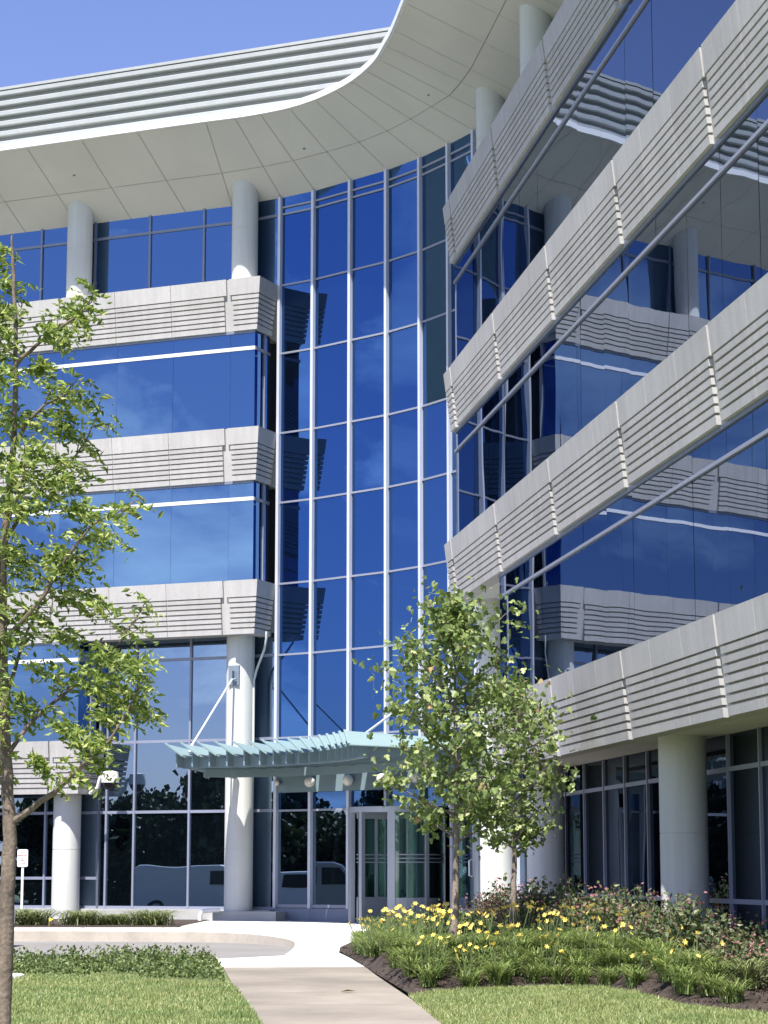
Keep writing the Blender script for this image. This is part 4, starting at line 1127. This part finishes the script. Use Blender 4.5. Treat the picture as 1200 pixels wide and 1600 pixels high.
vehicle('passenger_van', 'silver van nearest the doors in the parking lot, mirrored beside the revolving door', 'van', van_side, 1.9, (-1.6, 1.75), M['silver_paint'], [[(.4, 1.2), (1.6, 1.2), (1.15, 1.85), (.4, 1.85)], [(-2.2, 1.2), (.2, 1.2), (.2, 1.85), (-2.1, 1.85)]], (-39.2, 49.8, -.645), math.atan2(-1, .05))
car = [(-2.2, .35), (-2.25, .85), (-1.7, 1.0), (-1.0, 1.42), (.3, 1.45), (1.0, 1.0), (1.9, .88), (2.2, .7), (2.2, .35)]
vehicle('parked_car', 'white saloon car standing on the drive at the far left, behind the tree trunk', 'car', car, 1.75, (-1.35, 1.4), M['white'], [[(-1.3, 1.0), (.75, 1.0), (.25, 1.36), (-.95, 1.36)]], (-8.85, 40.2, -.225), 0, .31)

# ------------------------------------------------------------------ light, sky, camera
SUN_AZ, SUN_EL = R(20.5), R(61.5)         # from behind the camera, swung to its left
to_sun = Vector((-math.sin(SUN_AZ) * math.cos(SUN_EL), -math.cos(SUN_AZ) * math.cos(SUN_EL), math.sin(SUN_EL)))
sl = bpy.data.lights.new('sun', 'SUN'); sl.energy = 4.6; sl.angle = R(.53); sl.color = (1, .955, .885)
so_ = bpy.data.objects.new('sun', sl); COL.objects.link(so_); so_.rotation_euler = to_sun.to_track_quat('Z', 'Y').to_euler(); so_.location = (0, 0, 60)

w = bpy.data.worlds.new('World'); scene.world = w; w.use_nodes = True
nt = w.node_tree; nt.nodes.clear()
out = N(nt, 'ShaderNodeOutputWorld'); bg = N(nt, 'ShaderNodeBackground'); bg.inputs[1].default_value = .10
sky = N(nt, 'ShaderNodeTexSky', sky_type='NISHITA'); sky.sun_disc = False
sky.sun_elevation = SUN_EL
# azimuth of the sun measured clockwise from +Y
sky.sun_rotation = math.atan2(to_sun.x, to_sun.y)
sky.altitude = 200; sky.air_density = 1.0; sky.dust_density = .4; sky.ozone_density = 2.5
# scattered fair-weather clouds low in the half of the sky behind the viewer
tc = N(nt, 'ShaderNodeTexCoord'); mp = N(nt, 'ShaderNodeMapping'); mp.inputs['Scale'].default_value = (1, 1, 2.2)
nt.links.new(tc.outputs['Generated'], mp.inputs[0])
n1 = noise(nt, 4.6, 8, .6, vec=mp.outputs[0], dist=.35)
cr = ramp(nt, n1, [(.505, (0, 0, 0)), (.56, (.5, .5, .5)), (.66, (1, 1, 1))])
sep = N(nt, 'ShaderNodeSeparateXYZ'); nt.links.new(tc.outputs['Generated'], sep.inputs[0])
my = N(nt, 'ShaderNodeMapRange'); my.inputs[1].default_value = .35; my.inputs[2].default_value = -.05; nt.links.new(sep.outputs[1], my.inputs[0])
mz = N(nt, 'ShaderNodeMapRange'); mz.inputs[1].default_value = .62; mz.inputs[2].default_value = .15; nt.links.new(sep.outputs[2], mz.inputs[0])
mm = N(nt, 'ShaderNodeMath', operation='MULTIPLY'); nt.links.new(my.outputs[0], mm.inputs[0]); nt.links.new(mz.outputs[0], mm.inputs[1])
m2 = N(nt, 'ShaderNodeMath', operation='MULTIPLY'); nt.links.new(mm.outputs[0], m2.inputs[0]); nt.links.new(cr, m2.inputs[1])
m3 = N(nt, 'ShaderNodeMath', operation='MULTIPLY'); nt.links.new(m2.outputs[0], m3.inputs[0]); m3.inputs[1].default_value = .55
mx = N(nt, 'ShaderNodeMix', data_type='RGBA'); nt.links.new(m3.outputs[0], mx.inputs[0])
tn = N(nt, 'ShaderNodeMix', data_type='RGBA', blend_type='MULTIPLY'); tn.inputs[0].default_value = 1; tn.inputs[7].default_value = (.79, .72, .92, 1)
nt.links.new(sky.outputs[0], tn.inputs[6])
nt.links.new(tn.outputs[2], mx.inputs[6]); mx.inputs[7].default_value = (13, 13.2, 13.4, 1)
nt.links.new(mx.outputs[2], bg.inputs[0]); nt.links.new(bg.outputs[0], out.inputs[0])

cam = bpy.data.cameras.new('camera'); co_ = bpy.data.objects.new('camera', cam); COL.objects.link(co_)
co_.location = (0, 0, 1.06); co_.rotation_euler = (R(90 + 9.167), 0, 0)
cam.sensor_fit = 'VERTICAL'; cam.sensor_height = 24; cam.lens = 3500.5 / 1600 * 24
cam.clip_start = .1; cam.clip_end = 3000
scene.camera = co_
scene.render.resolution_x, scene.render.resolution_y = 768, 1024
vs_ = scene.view_settings
vs_.view_transform = 'Standard'; vs_.look = 'None'; vs_.gamma = 1; vs_.use_curve_mapping = False; vs_.exposure = 1.18
scene.cycles.max_bounces = 8; scene.cycles.glossy_bounces = 5; scene.cycles.transparent_max_bounces = 8
scene.cycles.use_denoising = True
